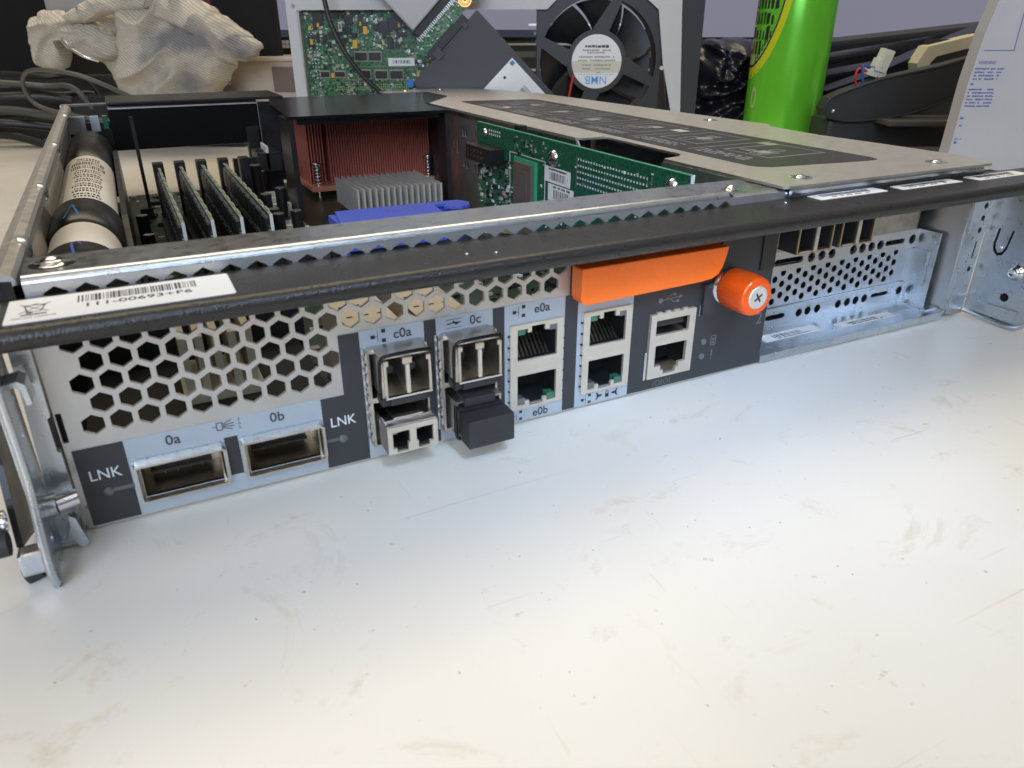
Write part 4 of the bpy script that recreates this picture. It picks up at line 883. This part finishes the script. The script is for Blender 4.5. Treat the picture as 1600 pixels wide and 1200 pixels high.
m.rect(-171, -48, 118.2, 119.0, .3, 'pcb_edge', P_)
pal = ['solder', 'smd_tan', 'smd_tan', 'chip', 'smd_white', 'chip', 'pcb_edge']
av = ((-132, -90, 66, 89), (-162, -138, 67, 74))
scatter(m, -170, -50, 52, 117, 1100, P_, 31, pal, .7, 2.6, 1.0, av); scatter(m, -170, -50, 90, 117, 60, P_, 32, ['chip', 'black_plastic', 'pcb_dark'], 3, 9, 2.0, av)
grid_dots(m, -147, -86, 59, 63.5, 1.75, 1.9, .42, 'can_cream', P_, .4); grid_dots(m, -128, -88, 76.6, 76.7, 1.5, 1, .35, 'smd_tan', P_, .4); grid_dots(m, -150, -120, 64.5, 66.6, 1.6, 1.9, .38, 'smd_tan', P_, .4); grid_dots(m, -166, -160, 56, 108, 2.6, 2.9, .6, 'solder', P_, .5)
for a0, b0, a1, b1 in ((-130.2, 81.6, -120.6, 87.4), (-118.6, 81.6, -108.8, 87.4), (-128.4, 68, -118.6, 73.6), (-114.3, 67.7, -104.6, 73.4), (-101.9, 67.7, -91.6, 73.4), (-160, 68.8, -153, 72.6), (-148, 69, -140, 72.6), (-112, 103, -105.5, 107), (-103, 103, -97.5, 107)):
    m.rect(a0 - .7, a1 + .7, b0 - 1.1, b1 + 1.1, .35, 'smd_tan', P_); m.box(a0, a1, b0, b1, 0, 1.6, 'chip', P_)
mo = m.build('motherboard', cc)
m = MB()
for a, b, k in ((-119.8, 104.1, 2.2), (-129.1, 93.7, 2.4), (-164.6, 105.7, 1.3), (-158, 107.8, 1.2), (-164.6, 95.4, 1.5), (-123.4, 108.8, 1.1), (-92, 107.8, 1.1), (-105.7, 94.7, 1.2), (-149.9, 69.8, 1.4), (-78.4, 70.6, 1.3), (-65.5, 68.9, 1.2)):
    m.box(a - k * .8, a + k * .8, b - k * 1.3, b + k * 1.3, 0, 2.2, 'tantalum', P_, .2).mark()
m.build_each('yellow_capacitor', mo)
m = MB(); m.cyl((-85.1, 6.5, 64), (-85.1, 4, 64), 3.4, 'cell_blue', n=20); m.build('coin_cell', mo)
m = MB(); m.box(-102.9, -81, 77.2, 83.4, 1.0, 1.4, 'sticker', P_); barcode(m, -99, -84, 79.2, 81.8, 1.45, 'ink_grey', P_, 3, .4, 1.0); m.build('barcode_label', mo)
m = MB(); m.box(-141.6, -138.4, 103, 110.4, 0, 3.0, 'smd_white', P_, .8); m.box(-140.7, -139.3, 105, 108.6, 3.0, 3.2, 'chip_brown', P_); m.build('crystal', mo)
# ---- fan in the case
fa = bench('cooling_fan', 0, 664, 'large black case fan with round white label on its hub, in the white case', 'fan')
cs, cz = 70.0, 80.6; Ff = FR(0)
m = MB(); m.plate(rrect(20.5, 123, 30, 132, 5), [circ(cs + 1, cz, 48.0, 48)], -24, 0, 'fan_plastic', Ff)
def strut(a, w0, w1):
    c_, s_ = cos(a), sin(a); p = (-s_, c_)
    r0, r1 = 20, 52
    off = 9
    P = [(cs + c_ * r0 + p[0] * (w0 + off), cz + s_ * r0 + p[1] * (w0 + off)), (cs + c_ * r1 + p[0] * (w1 + off), cz + s_ * r1 + p[1] * (w1 + off)), (cs + c_ * r1 + p[0] * (-w1 + off), cz + s_ * r1 + p[1] * (-w1 + off)), (cs + c_ * r0 + p[0] * (-w0 + off), cz + s_ * r0 + p[1] * (-w0 + off))]
    m.prism(P, -3.6, -.4, 'fan_plastic', Ff)
for a in (151, 61, -29, -119): strut(radians(a), 6.5, 3.4)
m.prism(circ(cs, cz, 24.5, 40), -4, -.3, 'fan_plastic', Ff); m.build('fan_frame', fa)
m = MB(); m.cyl((cs, 5, cz), (cs, 22, cz), 22, 'black_plastic', n=32)
for k in range(7):
    a = 2 * pi * k / 7 + .35; vs = []
    for j in range(7):
        for i in range(6):
            r = 21 + 25.5 * i / 5; tt = (j / 6 - .5) * .82; ang = a + tt + .012 * (r - 21)
            vs.append((cs + r * cos(ang), 13 + tt * 15, cz + r * sin(ang)))
    m.add(vs, [(j * 6 + i, j * 6 + i + 1, (j + 1) * 6 + i + 1, (j + 1) * 6 + i) for j in range(6) for i in range(5)], 'black_plastic', None, True)
m.build('fan_rotor', fa)
m = MB(); m.prism(circ(cs, cz, 20.6, 48), -.3, .1, 'sticker', Ff)
m.prism([(cs + 20.6 * cos(t), cz + 20.6 * sin(t)) for t in [0.02, -.1, -.25, -.42]] + [(cs + 20.6 * cos(pi + t), cz + 20.6 * sin(pi + t)) for t in [.42, .25, .1, -.02]], .1, .14, 'fan_cream', Ff)
Ft = FR(-.2)
m.text('NMB', cs, cz - 13.8, 9.0, 'logo_blue', Ft, rot=pi, sx=.98, bold=.04)
for i, (wd, b) in enumerate(((11, 11.5), (13, 8.6), (9, 6.9), (16, 3.6), (17, 1.0), (13, -2.6), (13, -5.4), (4, -8.2))):
    smallprint(m, cs - wd * .9 + (4 if i == 7 else 0), cs + wd * .9, cz + b, .18, 'ink_grey' if i in (0,) else 'smd_tan', Ff, i + 40, 1.6 if i else 2.2, .9)
m.rect(cs - 15, cs + 15, cz - 9.8, cz - 9.5, .17, 'smd_tan', Ff); m.build('hub_label', fa)
m = MB(); m.tube([(cs - 19, -1.5, cz - 10), (cs - 21, -2, cz - 20), (cs - 23, -2, cz - 34), (cs - 24, -1, cz - 44)], 1.0, 'wire_red', 8, None, 4); m.build('red_wire', fa)

# ---- bare hard drive leaning on one corner, and the adapter board above it
a45 = frame((-27, 0, 118.5), (-.70711, 0, -.70711), (.70711, 0, -.70711))    # (p, q): down-left, down-right; out = U x V
D = Matrix(((-.70711, .70711, 0, -27), (0, 0, -1, 0), (-.70711, -.70711, 0, 118.5), (0, 0, 0, 1)))
hd = bench('hard_drive', 0, 632, 'dark grey hard drive propped on its corner with a white diamond label', 'hard drive')
m = MB(); m.box(0, 74, 0, 100, -9.5, 0, 'drive_grey', D, .8); m.box(3, 71, 3, 97, 0, .4, 'drive_grey', D); m.build('body', hd)
m = MB(); m.box(4.6, 66, 43, 96, .4, .55, 'sticker', D); m.box(5.6, 9.0, 44.2, 47.4, .55, .62, 'cell_blue', D); m.box(18, 20, 48, 50, .55, .62, 'ink_grey', D)
R = random.Random(3)
for i in range(12): a = 12 + i * 1.2; m.box(a, a + R.choice([.4, .7]), 64, 80, .55, .6, 'ink_grey', D)
for i in range(3): m.box(6 + i * 5, 9 + i * 5, 84, 87, .55, .6, 'ink_black', D)
m.build('drive_label', hd)
m = MB(); m.box(10, 50, -6, 0.2, -8, 1.5, 'case_dark', D, .5); m.box(12, 16, -1, 3, 1.5, 2.4, 'drive_grey', D); m.box(40, 47, -3, 4, 1.5, 2.2, 'drive_grey', D); m.build('connector', hd)
ab = bench('adapter_board', 0, 630, 'narrow green adapter board with a glowing orange light, joined to the hard drive', 'circuit board')
m = MB(); m.box(-14, 54, -17, -6.4, -2.6, -1, 'pcb_old', D)
Dp = D @ Matrix.Translation((0, 0, -1)); scatter(m, 4, 52, -16.5, -8, 70, Dp, 51, ['solder', 'smd_tan', 'smd_white', 'pcb_edge'], .6, 1.6, .7)
for i in range(26): m.box(4 + i * 1.7, 4.9 + i * 1.7, -18.4, -15.8, 0, .9, 'solder', Dp)
m.build('circuit_board', ab)
m = MB(); cen = D @ Matrix.Translation((1.5, -11, 1.4))
vs = []; n1, n2 = 28, 10
for i in range(n1):
    for j in range(n2): r = 3.3 + 1.25 * cos(2 * pi * j / n2); vs.append((r * cos(2 * pi * i / n1), r * sin(2 * pi * i / n1), 1.25 * sin(2 * pi * j / n2)))
m.add(vs, [(i * n2 + j, ((i + 1) % n1) * n2 + j, ((i + 1) % n1) * n2 + (j + 1) % n2, i * n2 + (j + 1) % n2) for i in range(n1) for j in range(n2)], 'led_glow', cen, True)
m.prism(circ(0, 0, 1.2, 12), -1, 1.0, 'maroon', cen); m.prism(circ(0, 0, 4.9, 24), -1.4, -.9, 'led_glow_pale', cen); m.build('glowing_light', ab)
cy = bench('drive_caddy', 0, 636, 'pale grey metal drive caddy with pointed corner above the green adapter board', 'drive caddy')
m = MB(); m.box(-40, 46, -90, -25, -12, 0, 'caddy_grey', D, 1.2); m.box(-40, 46, -25, -18, -14, -3, 'case_dark', D); m.build('shell', cy)
# ---- cable over the board
m = MB(); m.tube([(-160, -6, 190), (-146, -5, 140), (-143, -6, 122), (-139, -8, 106), (-129, -9, 86), (-117, -8, 70), (-106, -7, 60), (-90, -5, 45), (-80, -4, 1.6)], 1.9, 'cable_black', 10, None, 6)
o = m.build('cable', None, 'black cable hanging down in front of the green board of the white case', 'cable'); o.location = Vector(at(0, 640)) * S; o.rotation_euler = (0, 0, -YAW)

# ---- green can
cn = bench('drink_can', 219.5, 636, 'tall bright green drink can with yellow and black emblem at its left side', 'drink can')
m = MB(); r = 29.2
m.lathe([(.01, 3), (20, 2.5), (23, 0), (24.5, .4), (28, 6), (r, 10), (r, 160), (27.5, 168), (25, 173), (25, 174.5), (23.5, 174.5), (23, 171), (.01, 171)], 'can_green', None, 72); m.build('can_body', cn)
m = MB()
def cdec(pts, mt, rr): m.add([(rr * sin(a), -rr * cos(a), z) for a, z in pts], [tuple(range(len(pts)))], mt, None, False)
def ell(a0, z0, ra, rz, ra2, rz2, mt, rr, n=40, t0=0, t1=2 * pi):
    for i in range(n):
        u, v = t0 + (t1 - t0) * i / n, t0 + (t1 - t0) * (i + 1) / n
        cdec([(a0 + ra * cos(u), z0 + rz * sin(u)), (a0 + ra * cos(v), z0 + rz * sin(v)), (a0 + ra2 * cos(v), z0 + rz2 * sin(v)), (a0 + ra2 * cos(u), z0 + rz2 * sin(u))], mt, rr)
A0 = -1.62; Z0 = 150
ell(A0, Z0, 1.22, 81, 1.06, 73, 'can_yellow', r + .08); ell(A0, Z0, 1.06, 73, 1.02, 71, 'ink_black', r + .09, 40); ell(A0, Z0, 1.02, 71, 0.01, 1, 'can_cream', r + .07)
R = random.Random(12)
for k in range(11):
    z = 172 - k * 10.5; e_ = 1 - ((z - Z0) / 71) ** 2
    if e_ <= 0: continue
    am = A0 + 1.0 * math.sqrt(e_); a = am - R.uniform(.04, .1)
    while a > A0 - .05:
        wd = R.uniform(.05, .12); h1 = R.uniform(5, 9)
        cdec([(a, z), (a - wd, z - 1), (a - wd * R.uniform(.7, 1.2), z + h1), (a + R.uniform(-.03, .03), z + h1 + 1)], 'ink_black', r + .13); a -= wd + R.uniform(.03, .07)
for k in range(7): cdec([(-1.36 + k * .07, 81 + k * 3), (-1.32 + k * .07, 81.5 + k * 3), (-1.32 + k * .07, 86 + k * 3), (-1.36 + k * .07, 85.5 + k * 3)], 'ink_black', r + .15)
m.build('emblem', cn); m = MB()
ell(-1.22, 56, .10, 8, .055, 5.6, 'can_cream', r + .12, 18)
for k in range(10): cdec([(-1.3 + k * .05, 22 + k * .2), (-1.27 + k * .05, 22 + k * .2), (-1.27 + k * .05, 25), (-1.3 + k * .05, 24.6)], 'can_yellow', r + .1)
m.build('small_mark', cn)

# ---- monitors
def monitor(s0, s1, label, left):
    w_ = s1 - s0
    t = bench('monitor', (s0 + s1) / 2, 905, label, 'monitor', 'monitors at the back of the bench'); h = w_ / 2
    m = MB(); m.plate(rrect(-h - 13, h + 13, 79, 350, 4), [rectp(-h, h, 95.5, 338)], -24, 0, 'black_plastic', FR()); m.box(-h - 12, h + 12, 20, 40, 84, 345, 'black_plastic'); m.build('bezel', t)
    m = MB(); m.box(-h, h, 3, 5, 95.5, 338, 'screen'); Sx = FR(3)
    if left:
        m.rect(-h, h, 95.5, 103.0, .4, 'screen_dark', Sx)
    m.build('screen', t)
    m = MB()
    if left:
        for i in range(2):
            for j in range(2): m.rect(-h + 14 + i * 4.2, -h + 17.8 + i * 4.2, 84.5 + j * 4.2, 88.3 + j * 4.2, .3, 'ink_white', FR(0))
        m.build('window_mark', t); m = MB()
        m.box(190 - 40, 300 - 40, 2.6, 2.9, 98, 220, 'screen_dark') if False else None
        for (a0, a1, b0, b1, mt) in ((80, 190, 107, 109, 'screen_white'), (80, 190, 96, 103, 'screen_dark'), (86, 150, 98, 101, 'screen')): m.rect(a0, min(a1, h), b0, b1, .6, mt, Sx)
    m.box(-30, 30, 24, 36, 10, 84, 'black_plastic'); m.box(-90, 90, -30, 90, 0, 8, 'black_plastic', bev=2); m.build('stand', t)
    return t
monitor(-271, 148, 'black monitor seen behind the white computer case, lavender screen', True)
monitor(176, 545, 'black monitor with lavender screen behind the green can', False)
# panel standing for a dark window with pale lines at the foot of the first screen, seen through the fan and beside it
kb = bench('lined_panel', -10, 880, 'dark panel with pale lines below the first monitor, seen through the fan', 'panel')
m = MB(); m.box(-70, 190, 0, 6, 40, 92, 'case_dark')
for b0, b1, mt in ((88, 90, 'smd_white'), (76, 82, 'ink_dim'), (62, 64.5, 'smd_white')): m.box(-66, 186, -.4, 0, b0, b1, mt)
m.box(-70, 190, 0, 40, 0, 40, 'case_dark'); m.build('panel', kb)

# ---- soft lumpy shapes
def far(k, P): return [(a * k, CAM[2] + (b - CAM[2]) * k) for a, b in P]
def pillow(mb, outline, T, mt, y0=0, rings=14, seg=96, fold=0.0, seed=1, back=0.35, wl=18.0, cx=None, crinkle=0.0):
    R = random.Random(seed); n = len(outline)
    c = Vector((sum(p[0] for p in outline) / n, sum(p[1] for p in outline) / n)) if cx is None else Vector(cx)
    P = []
    for k in range(seg):                                         # closed Catmull-Rom outline
        t = k / seg * n; i = int(t); u = t - i
        p0, p1, p2, p3 = [Vector(outline[(i + j) % n]) for j in (-1, 0, 1, 2)]
        pp = 0.5 * ((2 * p1) + (-p0 + p2) * u + (2 * p0 - 5 * p1 + 4 * p2 - p3) * u * u + (-p0 + 3 * p1 - 3 * p2 + p3) * u ** 3)
        jt = noise.noise(Vector((pp.x / 9, pp.y / 9, seed))) * 3.0 + noise.noise(Vector((pp.x / 3, pp.y / 3, seed))) * .9
        P.append(pp + (pp - c).normalized() * jt)
    def h(p):
        q_ = Vector((p.x / wl, p.y / wl * 1.2, seed * 3.7)); d_ = noise.noise(q_ * .6 + Vector((9, 2, 5))) * 1.2
        a = 1 - abs(noise.noise(q_ + Vector((d_, -d_, 0)))) * 2.2
        return .8 * max(0, a) ** 1.3 + .5 * (noise.noise(q_ * .9 + Vector((4, 4, 1))) + .5) + crinkle * max(0, 1 - abs(noise.noise(q_ * 2.6 + Vector((0, d_, 3)))) * 2.4) ** 2
    for side in (1, -1):
        vs = [(c.x, y0 - side * T * (1 if side > 0 else back) - (fold * h(c) if side > 0 else 0), c.y)]; fs = []
        for r_ in range(1, rings + 1):
            q_ = r_ / rings; env = math.sqrt(max(0, 1 - q_ ** 2.4))
            for p in P:
                x = c.lerp(p, q_); vs.append((x.x, y0 - side * T * env * (1 if side > 0 else back) - (fold * h(x) * min(1, env * 1.6) if side > 0 else 0), x.y))
        for k in range(seg): fs.append((0, 1 + k, 1 + (k + 1) % seg))
        for r_ in range(rings - 1):
            for k in range(seg): a = 1 + r_ * seg; b = a + seg; fs.append((a + k, b + k, b + (k + 1) % seg, a + (k + 1) % seg))
        mb.add(vs, fs, mt, None, True)
# ---- work glove, lying over the things behind the module
gl = bench('work_glove', 0, 745, 'grubby cream knitted work glove draped in a heap behind the left corner', 'work glove')
kg = 745 / 622
m = MB()
pillow(m, far(kg, [(-296, 118), (-300, 96), (-302, 78), (-304, 58), (-285, 53), (-262, 52), (-243, 53), (-230, 62), (-217, 74), (-214, 90), (-222, 108), (-240, 124), (-262, 134), (-284, 130)]), 26, 'knit', 0, 44, 300, 19, 3, .6, 52, crinkle=.08)
pillow(m, far(kg, [(-262, 140), (-236, 128), (-212, 113), (-194, 100), (-188, 94), (-192, 88), (-204, 83), (-216, 82), (-226, 92), (-238, 102), (-262, 112), (-280, 124)]), 16, 'knit', -12, 30, 200, 12, 9, .6, 44, crinkle=.08)
pillow(m, far(kg, [(-330, 113), (-318, 120), (-296, 130), (-262, 140), (-240, 132), (-252, 121), (-276, 117), (-300, 114), (-318, 108)]), 11, 'knit', -18, 24, 180, 8, 14, .6, 26, crinkle=.1)
pillow(m, far(kg, [(-340, 104), (-300, 124), (-262, 132), (-225, 118), (-214, 90), (-240, 56), (-300, 56), (-318, 78), (-336, 90)]), 10, 'knit', 8, 24, 160, 10, 19, .8, 30, crinkle=.2)
m.build('palm', gl)
m = MB()
pillow(m, far(kg, [(-362, 112), (-367, 98), (-366, 84), (-356, 75), (-347, 76), (-341, 84), (-343, 94), (-338, 99), (-326, 98), (-316, 104), (-318, 112), (-334, 116), (-350, 118)]), 13, 'knit', -2, 26, 160, 10, 5, .7, 26, crinkle=.1)
pillow(m, far(kg, [(-344, 100), (-336, 108), (-320, 112), (-302, 104), (-298, 88), (-312, 84), (-330, 90)]), 13, 'knit', -10, 24, 140, 7, 6, .7, 20, crinkle=.1)
m.build('cuff', gl)
m = MB(); m.tube([(a, y, b) for (a, b), y in zip(far(kg, [(-334, 99), (-325, 92), (-316, 87), (-308, 84)]), (-22, -30, -32, -28))], 1.7, 'chrome', 8, None, 5)
o = m.build('metal_clip', None, 'bright curved metal clip beside the folded glove cuff', 'clip'); o.location = Vector(at(0, 745)) * S; o.rotation_euler = (0, 0, -YAW)
# something for the glove to lie on
m = MB(); m.box(-425, -262, -10, 70, 0, 46, 'black_plastic', bev=4)
o = m.build('storage_box', None, 'black box under the grubby glove', 'box'); o.location = Vector(at(0, 765)) * S; o.rotation_euler = (0, 0, -YAW)
# clear-brown plastic tray behind the glove
tr = bench('plastic_tray', -258, 808, 'pinkish beige plastic tray between the glove and the white case', 'tray')
m = MB(); m.box(-60, 56, -22, 40, 0, 80, 'tray_plastic', bev=5); m.box(-62, 58, -26, -20, 76, 80, 'tray_plastic', bev=1.5); m.box(22, 46, -24, -22, 48, 71, 'chip_brown', bev=.8)
m.build('tray_body', tr)
m = MB(); R = random.Random(4)
for i in range(9): x = R.uniform(-40, 44); z = R.uniform(36, 56); m.lathe([(1.5, 0), (1, .8), (.01, 1.1)], 'chrome', frame((x, -22, z), (1, 0, 0), (0, 0, 1)), 10).mark()
m.build_each('stud', tr)
# dark machine at far left with a grey post
dk = bench('equipment_case', -560, 900, 'black equipment case at the far left behind the cables', 'equipment case')
m = MB(); m.box(-160, 68, 0, 160, 0, 300, 'dark_void', bev=6); m.build('case_body', dk)
m = MB(); m.box(68, 150, -30, 10, 120, 260, 'caddy_grey', bev=4); m.build('grey_post', dk)
m = MB(); m.box(-14, 30, 0, 20, 90, 240, 'maroon', bev=3); o = m.build('red_folder', None, 'dark red folder standing behind the glove', 'folder'); o.location = Vector(at(-330, 860)) * S; o.rotation_euler = (0, 0, -YAW)
m = MB(); m.box(-30, 30, 0, 20, 0, 240, 'dark_void', bev=3); o = m.build('speaker', None, 'black upright speaker between the glove and the monitor', 'speaker'); o.location = Vector(at(-262, 800)) * S; o.rotation_euler = (0, 0, -YAW)
# cables at the left
R = random.Random(17)
clabs = ['thick black cable lowest in the tangle at far left', 'black cable second from the bottom of the left tangle', 'dark cable across the middle of the left tangle', 'grey-brown cable above the middle of the left tangle', 'black cable near the top of the left tangle', 'uppermost black cable of the left tangle', 'dark grey cable running behind the left tangle', 'thin black cable lying along the bench edge at left']
for i in range(8):
    m = MB(); z = 4 + i * 8.5
    mt = 'cable_grey' if i in (3, 6) else 'cable_black'
    pts = [(-640, 20 + R.uniform(-10, 10), z + R.uniform(-2, 8)), (-560, R.uniform(-15, 15), z + R.uniform(-4, 12)), (-500, R.uniform(-20, 20), z + R.uniform(-4, 12)), (-450, R.uniform(-15, 15), z + R.uniform(-3, 8)), (-415, 12 + R.uniform(-8, 8), max(3, z - 4)), (-395, 20, 3)]
    m.tube(pts, 4.2 if i < 5 else 2.8, mt, 8, None, 6)
    o = m.build('cable', None, clabs[i], 'cable', 'tangle of cables at the left'); o.location = Vector(at(0, 745 + (i % 3) * 18)) * S; o.rotation_euler = (0, 0, -YAW)
m = MB(); m.tube([(a, y, b) for (a, b), y in zip(far(1.15, [(-285, 56), (-306, 70), (-322, 76), (-345, 78), (-366, 76), (-377, 66), (-374, 52), (-352, 46), (-330, 43), (-300, 38)]), (-10, -26, -30, -22, -8, 2, 8, 2, -4, 2))], 1.9, 'cable_grey', 8, None, 8)
o = m.build('cable', None, 'cable looping up over itself in front of the glove cuff', 'cable'); o.location = Vector(at(0, 700)) * S; o.rotation_euler = (0, 0, -YAW)
m = MB(); m.box(-330, 60, 0, 14, 0, 62, 'case_dark', bev=3); o = m.build('power_strip', None, 'dark power strip lying behind the cable tangle', 'power strip'); o.location = Vector(at(-450, 812)) * S; o.rotation_euler = (0, 0, -YAW)

# ---- right side clutter
bb = bench('black_bag', 0, 720, 'crumpled glossy black bag between the white case and the green can', 'bag')
m = MB(); pillow(m, [(158, 90), (175, 96), (205, 97), (235, 92), (262, 80), (275, 55), (270, 20), (225, 2), (180, 2), (155, 20), (152, 60)], 30, 'bag_black', 0, 20, 120, 22, 21, 1, 30, crinkle=.35); m.build('bag_body', bb)
bb = bench('device_stack', 0, 735, 'stack of flat glossy black device covers leaning right of the green can', 'device covers')
m = MB()
def slab(a0, b0, a1, b1, th, dpt, y, mt, rr=.8):
    ang = math.atan2(b1 - b0, a1 - a0); L_ = math.hypot(a1 - a0, b1 - b0)
    Mx = Matrix.Translation((a0, y, b0)) @ Matrix.Rotation(-ang, 4, 'Y')
    m.box(0, L_, 0, dpt, -th, 0, mt, Mx, rr)
slab(244, 30, 470, 44, 26, 60, -10, 'bag_black', 3); slab(246, 46, 470, 70, 12, 60, -6, 'black_plastic', 2); slab(246, 58, 470, 96, 9, 50, 2, 'black_gloss', 2); slab(250, 74, 420, 100, 6, 50, 8, 'bag_black', 2); slab(256, 90, 470, 112, 5, 60, 14, 'case_dark', 1.5)
m.box(262, 330, 10, 40, 0, 60, 'case_dark'); m.build('cover_stack', bb)
ar = bench('stand_bracket', 0, 560, 'long smooth black bracket lying right of the can, rounded near end', 'bracket')
Pa = [(226, 49), (223.5, 54), (227, 61), (238, 66), (262, 74), (300, 82), (345, 93), (345, 70), (315, 62), (290, 52), (262, 47), (240, 46)]
m = MB(); m.prism(Pa, -16, 0, 'black_rubber', FR()); m.tube([(a, -.5, b) for a, b in Pa] + [(Pa[0][0], -.5, Pa[0][1])], 1.0, 'black_rubber', 8, None, 3); m.box(230, 345, 4, 40, 0, 46, 'case_dark', bev=3)
m.box(262, 330, -22, 6, 44.5, 48, 'cable_grey', bev=1); m.build('bracket_body', ar)
m = MB(); m.lathe([(1.6, 0), (1.3, .8), (.01, 1.1)], 'chrome', frame((230.5, 0, 52.5), (1, 0, 0), (0, 0, 1)), 14); m.build('bracket_screw', ar)
m = MB(); m.box(-90, 60, -14, 30, 0, 33, 'black_rubber', bev=5); o = m.build('keyboard', None, 'low black slab lying in front of the long black bracket', 'black slab'); o.location = Vector(at(290, 500)) * S; o.rotation_euler = (0, 0, -YAW)
a2 = bench('black_channel', 0, 640, 'raised black plastic channel slanting up to the right behind the long bracket', 'channel')
m = MB(); m.prism([(255, 60), (290, 72), (330, 90), (385, 112), (420, 122), (420, 112), (385, 100), (335, 76), (300, 60), (262, 48)], -24, 0, 'black_gloss', FR()); m.box(300, 420, 4, 24, 0, 66, 'case_dark'); m.build('channel_body', a2)
fo = bench('foam_piece', 0, 625, 'cream foam piece with a rounded dark notch at the right', 'foam')
m = MB(); m.plate([(316, 81), (322, 93), (352, 100), (400, 110), (400, 62), (322, 62)], [[(328, 74), (326, 81), (330, 86), (350, 91), (395, 100), (395, 80), (350, 74), (334, 70)]], -16, 0, 'foam', FR()); m.box(326, 398, 10, 16, 66, 98, 'case_dark'); m.build('foam_body', fo)
m = MB(); m.box(-40, 70, 0, 30, 0, 62, 'case_dark', bev=2); o = m.build('cardboard_box', None, 'dark box under the foam piece', 'box'); o.location = Vector(at(350, 630)) * S; o.rotation_euler = (0, 0, -YAW)
wc = bench('wire_connector', 262, 572, 'cream plug with red and blue wires standing up in front of the black covers', 'wire plug')
C_ = Matrix.Rotation(.28, 4, 'Y'); Tz = Matrix.Translation((0, 0, 78)) @ C_
m = MB(); m.box(-4, 4.5, -4, 3, 0, 15, 'connector_white', Tz, .6); m.box(-6, -3.5, -3, 2, 2, 8, 'connector_white', Tz, .4); m.box(-1, 2, -4.6, -4, 3, 12, 'foam', Tz); m.box(-8, 6, -2, 5, -4, 1, 'connector_white', Tz, .5); m.build('plug_body', wc)
m = MB(); m.tube([(0, -1, 76), (0, -2, 70), (4, 0, 62), (10, 6, 50), (20, 14, 20), (24, 16, 2)], .9, 'wire_red', 6, None, 5); m.build('red_wire', wc)
m = MB(); m.tube([(-6, -1, 80), (-12, -3, 82), (-11, -4, 72), (-9, -3, 62), (-4, 4, 40), (0, 10, 2)], 1.0, 'wire_blue', 6, None, 5); m.tube([(-6, -1, 77), (-14, -2, 80), (-16, -2, 74), (-12, 0, 60), (-8, 6, 2)], .8, 'wire_red', 6, None, 5); m.build('blue_wire', wc)
# ---- upright white printed pouch at the right edge
pb = bench('printed_pouch', 0, 432, 'upright white plastic pouch with small blue printing at the right edge', 'pouch')
m = MB()
O_ = [(266, 150), (258, 135), (252, 110), (247, 80), (245, 45), (243, 4), (270, 0), (330, 0), (335, 80), (338, 150)]
m.prism([(266, 190), (256, 130), (251, 105), (248.5, 80), (247.5, 45), (243, 1), (335, 1), (338, 190)], -10, 0, 'bag_white', FR()); m.build('pouch_body', pb)
m = MB(); Fp = FR(-.02)
m.text('WARNING', 251.5, 89.8, 2.4, 'ink_blue', FR(-.05), align='LEFT', sx=.8, bold=.03)
for i in range(4): smallprint(m, 250.5, 266 - i * .8, 86.8 - i * 1.7, .08, 'ink_blue', Fp, 60 + i, 1.0)
m.rect(250, 251.5, 78.6, 79.6, .08, 'ink_blue', Fp)
for i in range(6): smallprint(m, 249.6, 264, 76.4 - i * 1.7, .08, 'ink_blue', Fp, 70 + i, 1.0)
m.rect(249, 251, 61, 62, .08, 'ink_blue', Fp); smallprint(m, 249.4, 254, 57.6, .08, 'ink_blue', Fp, 80, 1.0); smallprint(m, 248.8, 253, 50.5, .08, 'ink_blue', Fp, 81, .8); m.rect(248.8, 250.5, 48, 49.2, .08, 'ink_blue', Fp)
m.rect(268.4, 268.9, 96, 150, .08, 'ink_blue', Fp); m.rect(252.5, 268.9, 95.6, 96, .08, 'ink_blue', Fp); m.build('printing', pb)
pc = bench('paper_scrap', 300, 470, 'small white paper scrap standing beside the printed pouch', 'paper')
m = MB(); m.prism([(-20, 62), (-26, 60), (-24, 44), (-14, 40), (10, 40), (10, 62)], -1.0, 0, 'sticker', FR()); m.box(-20, 8, 1, 20, 0, 41, 'case_dark'); m.build('scrap', pc)
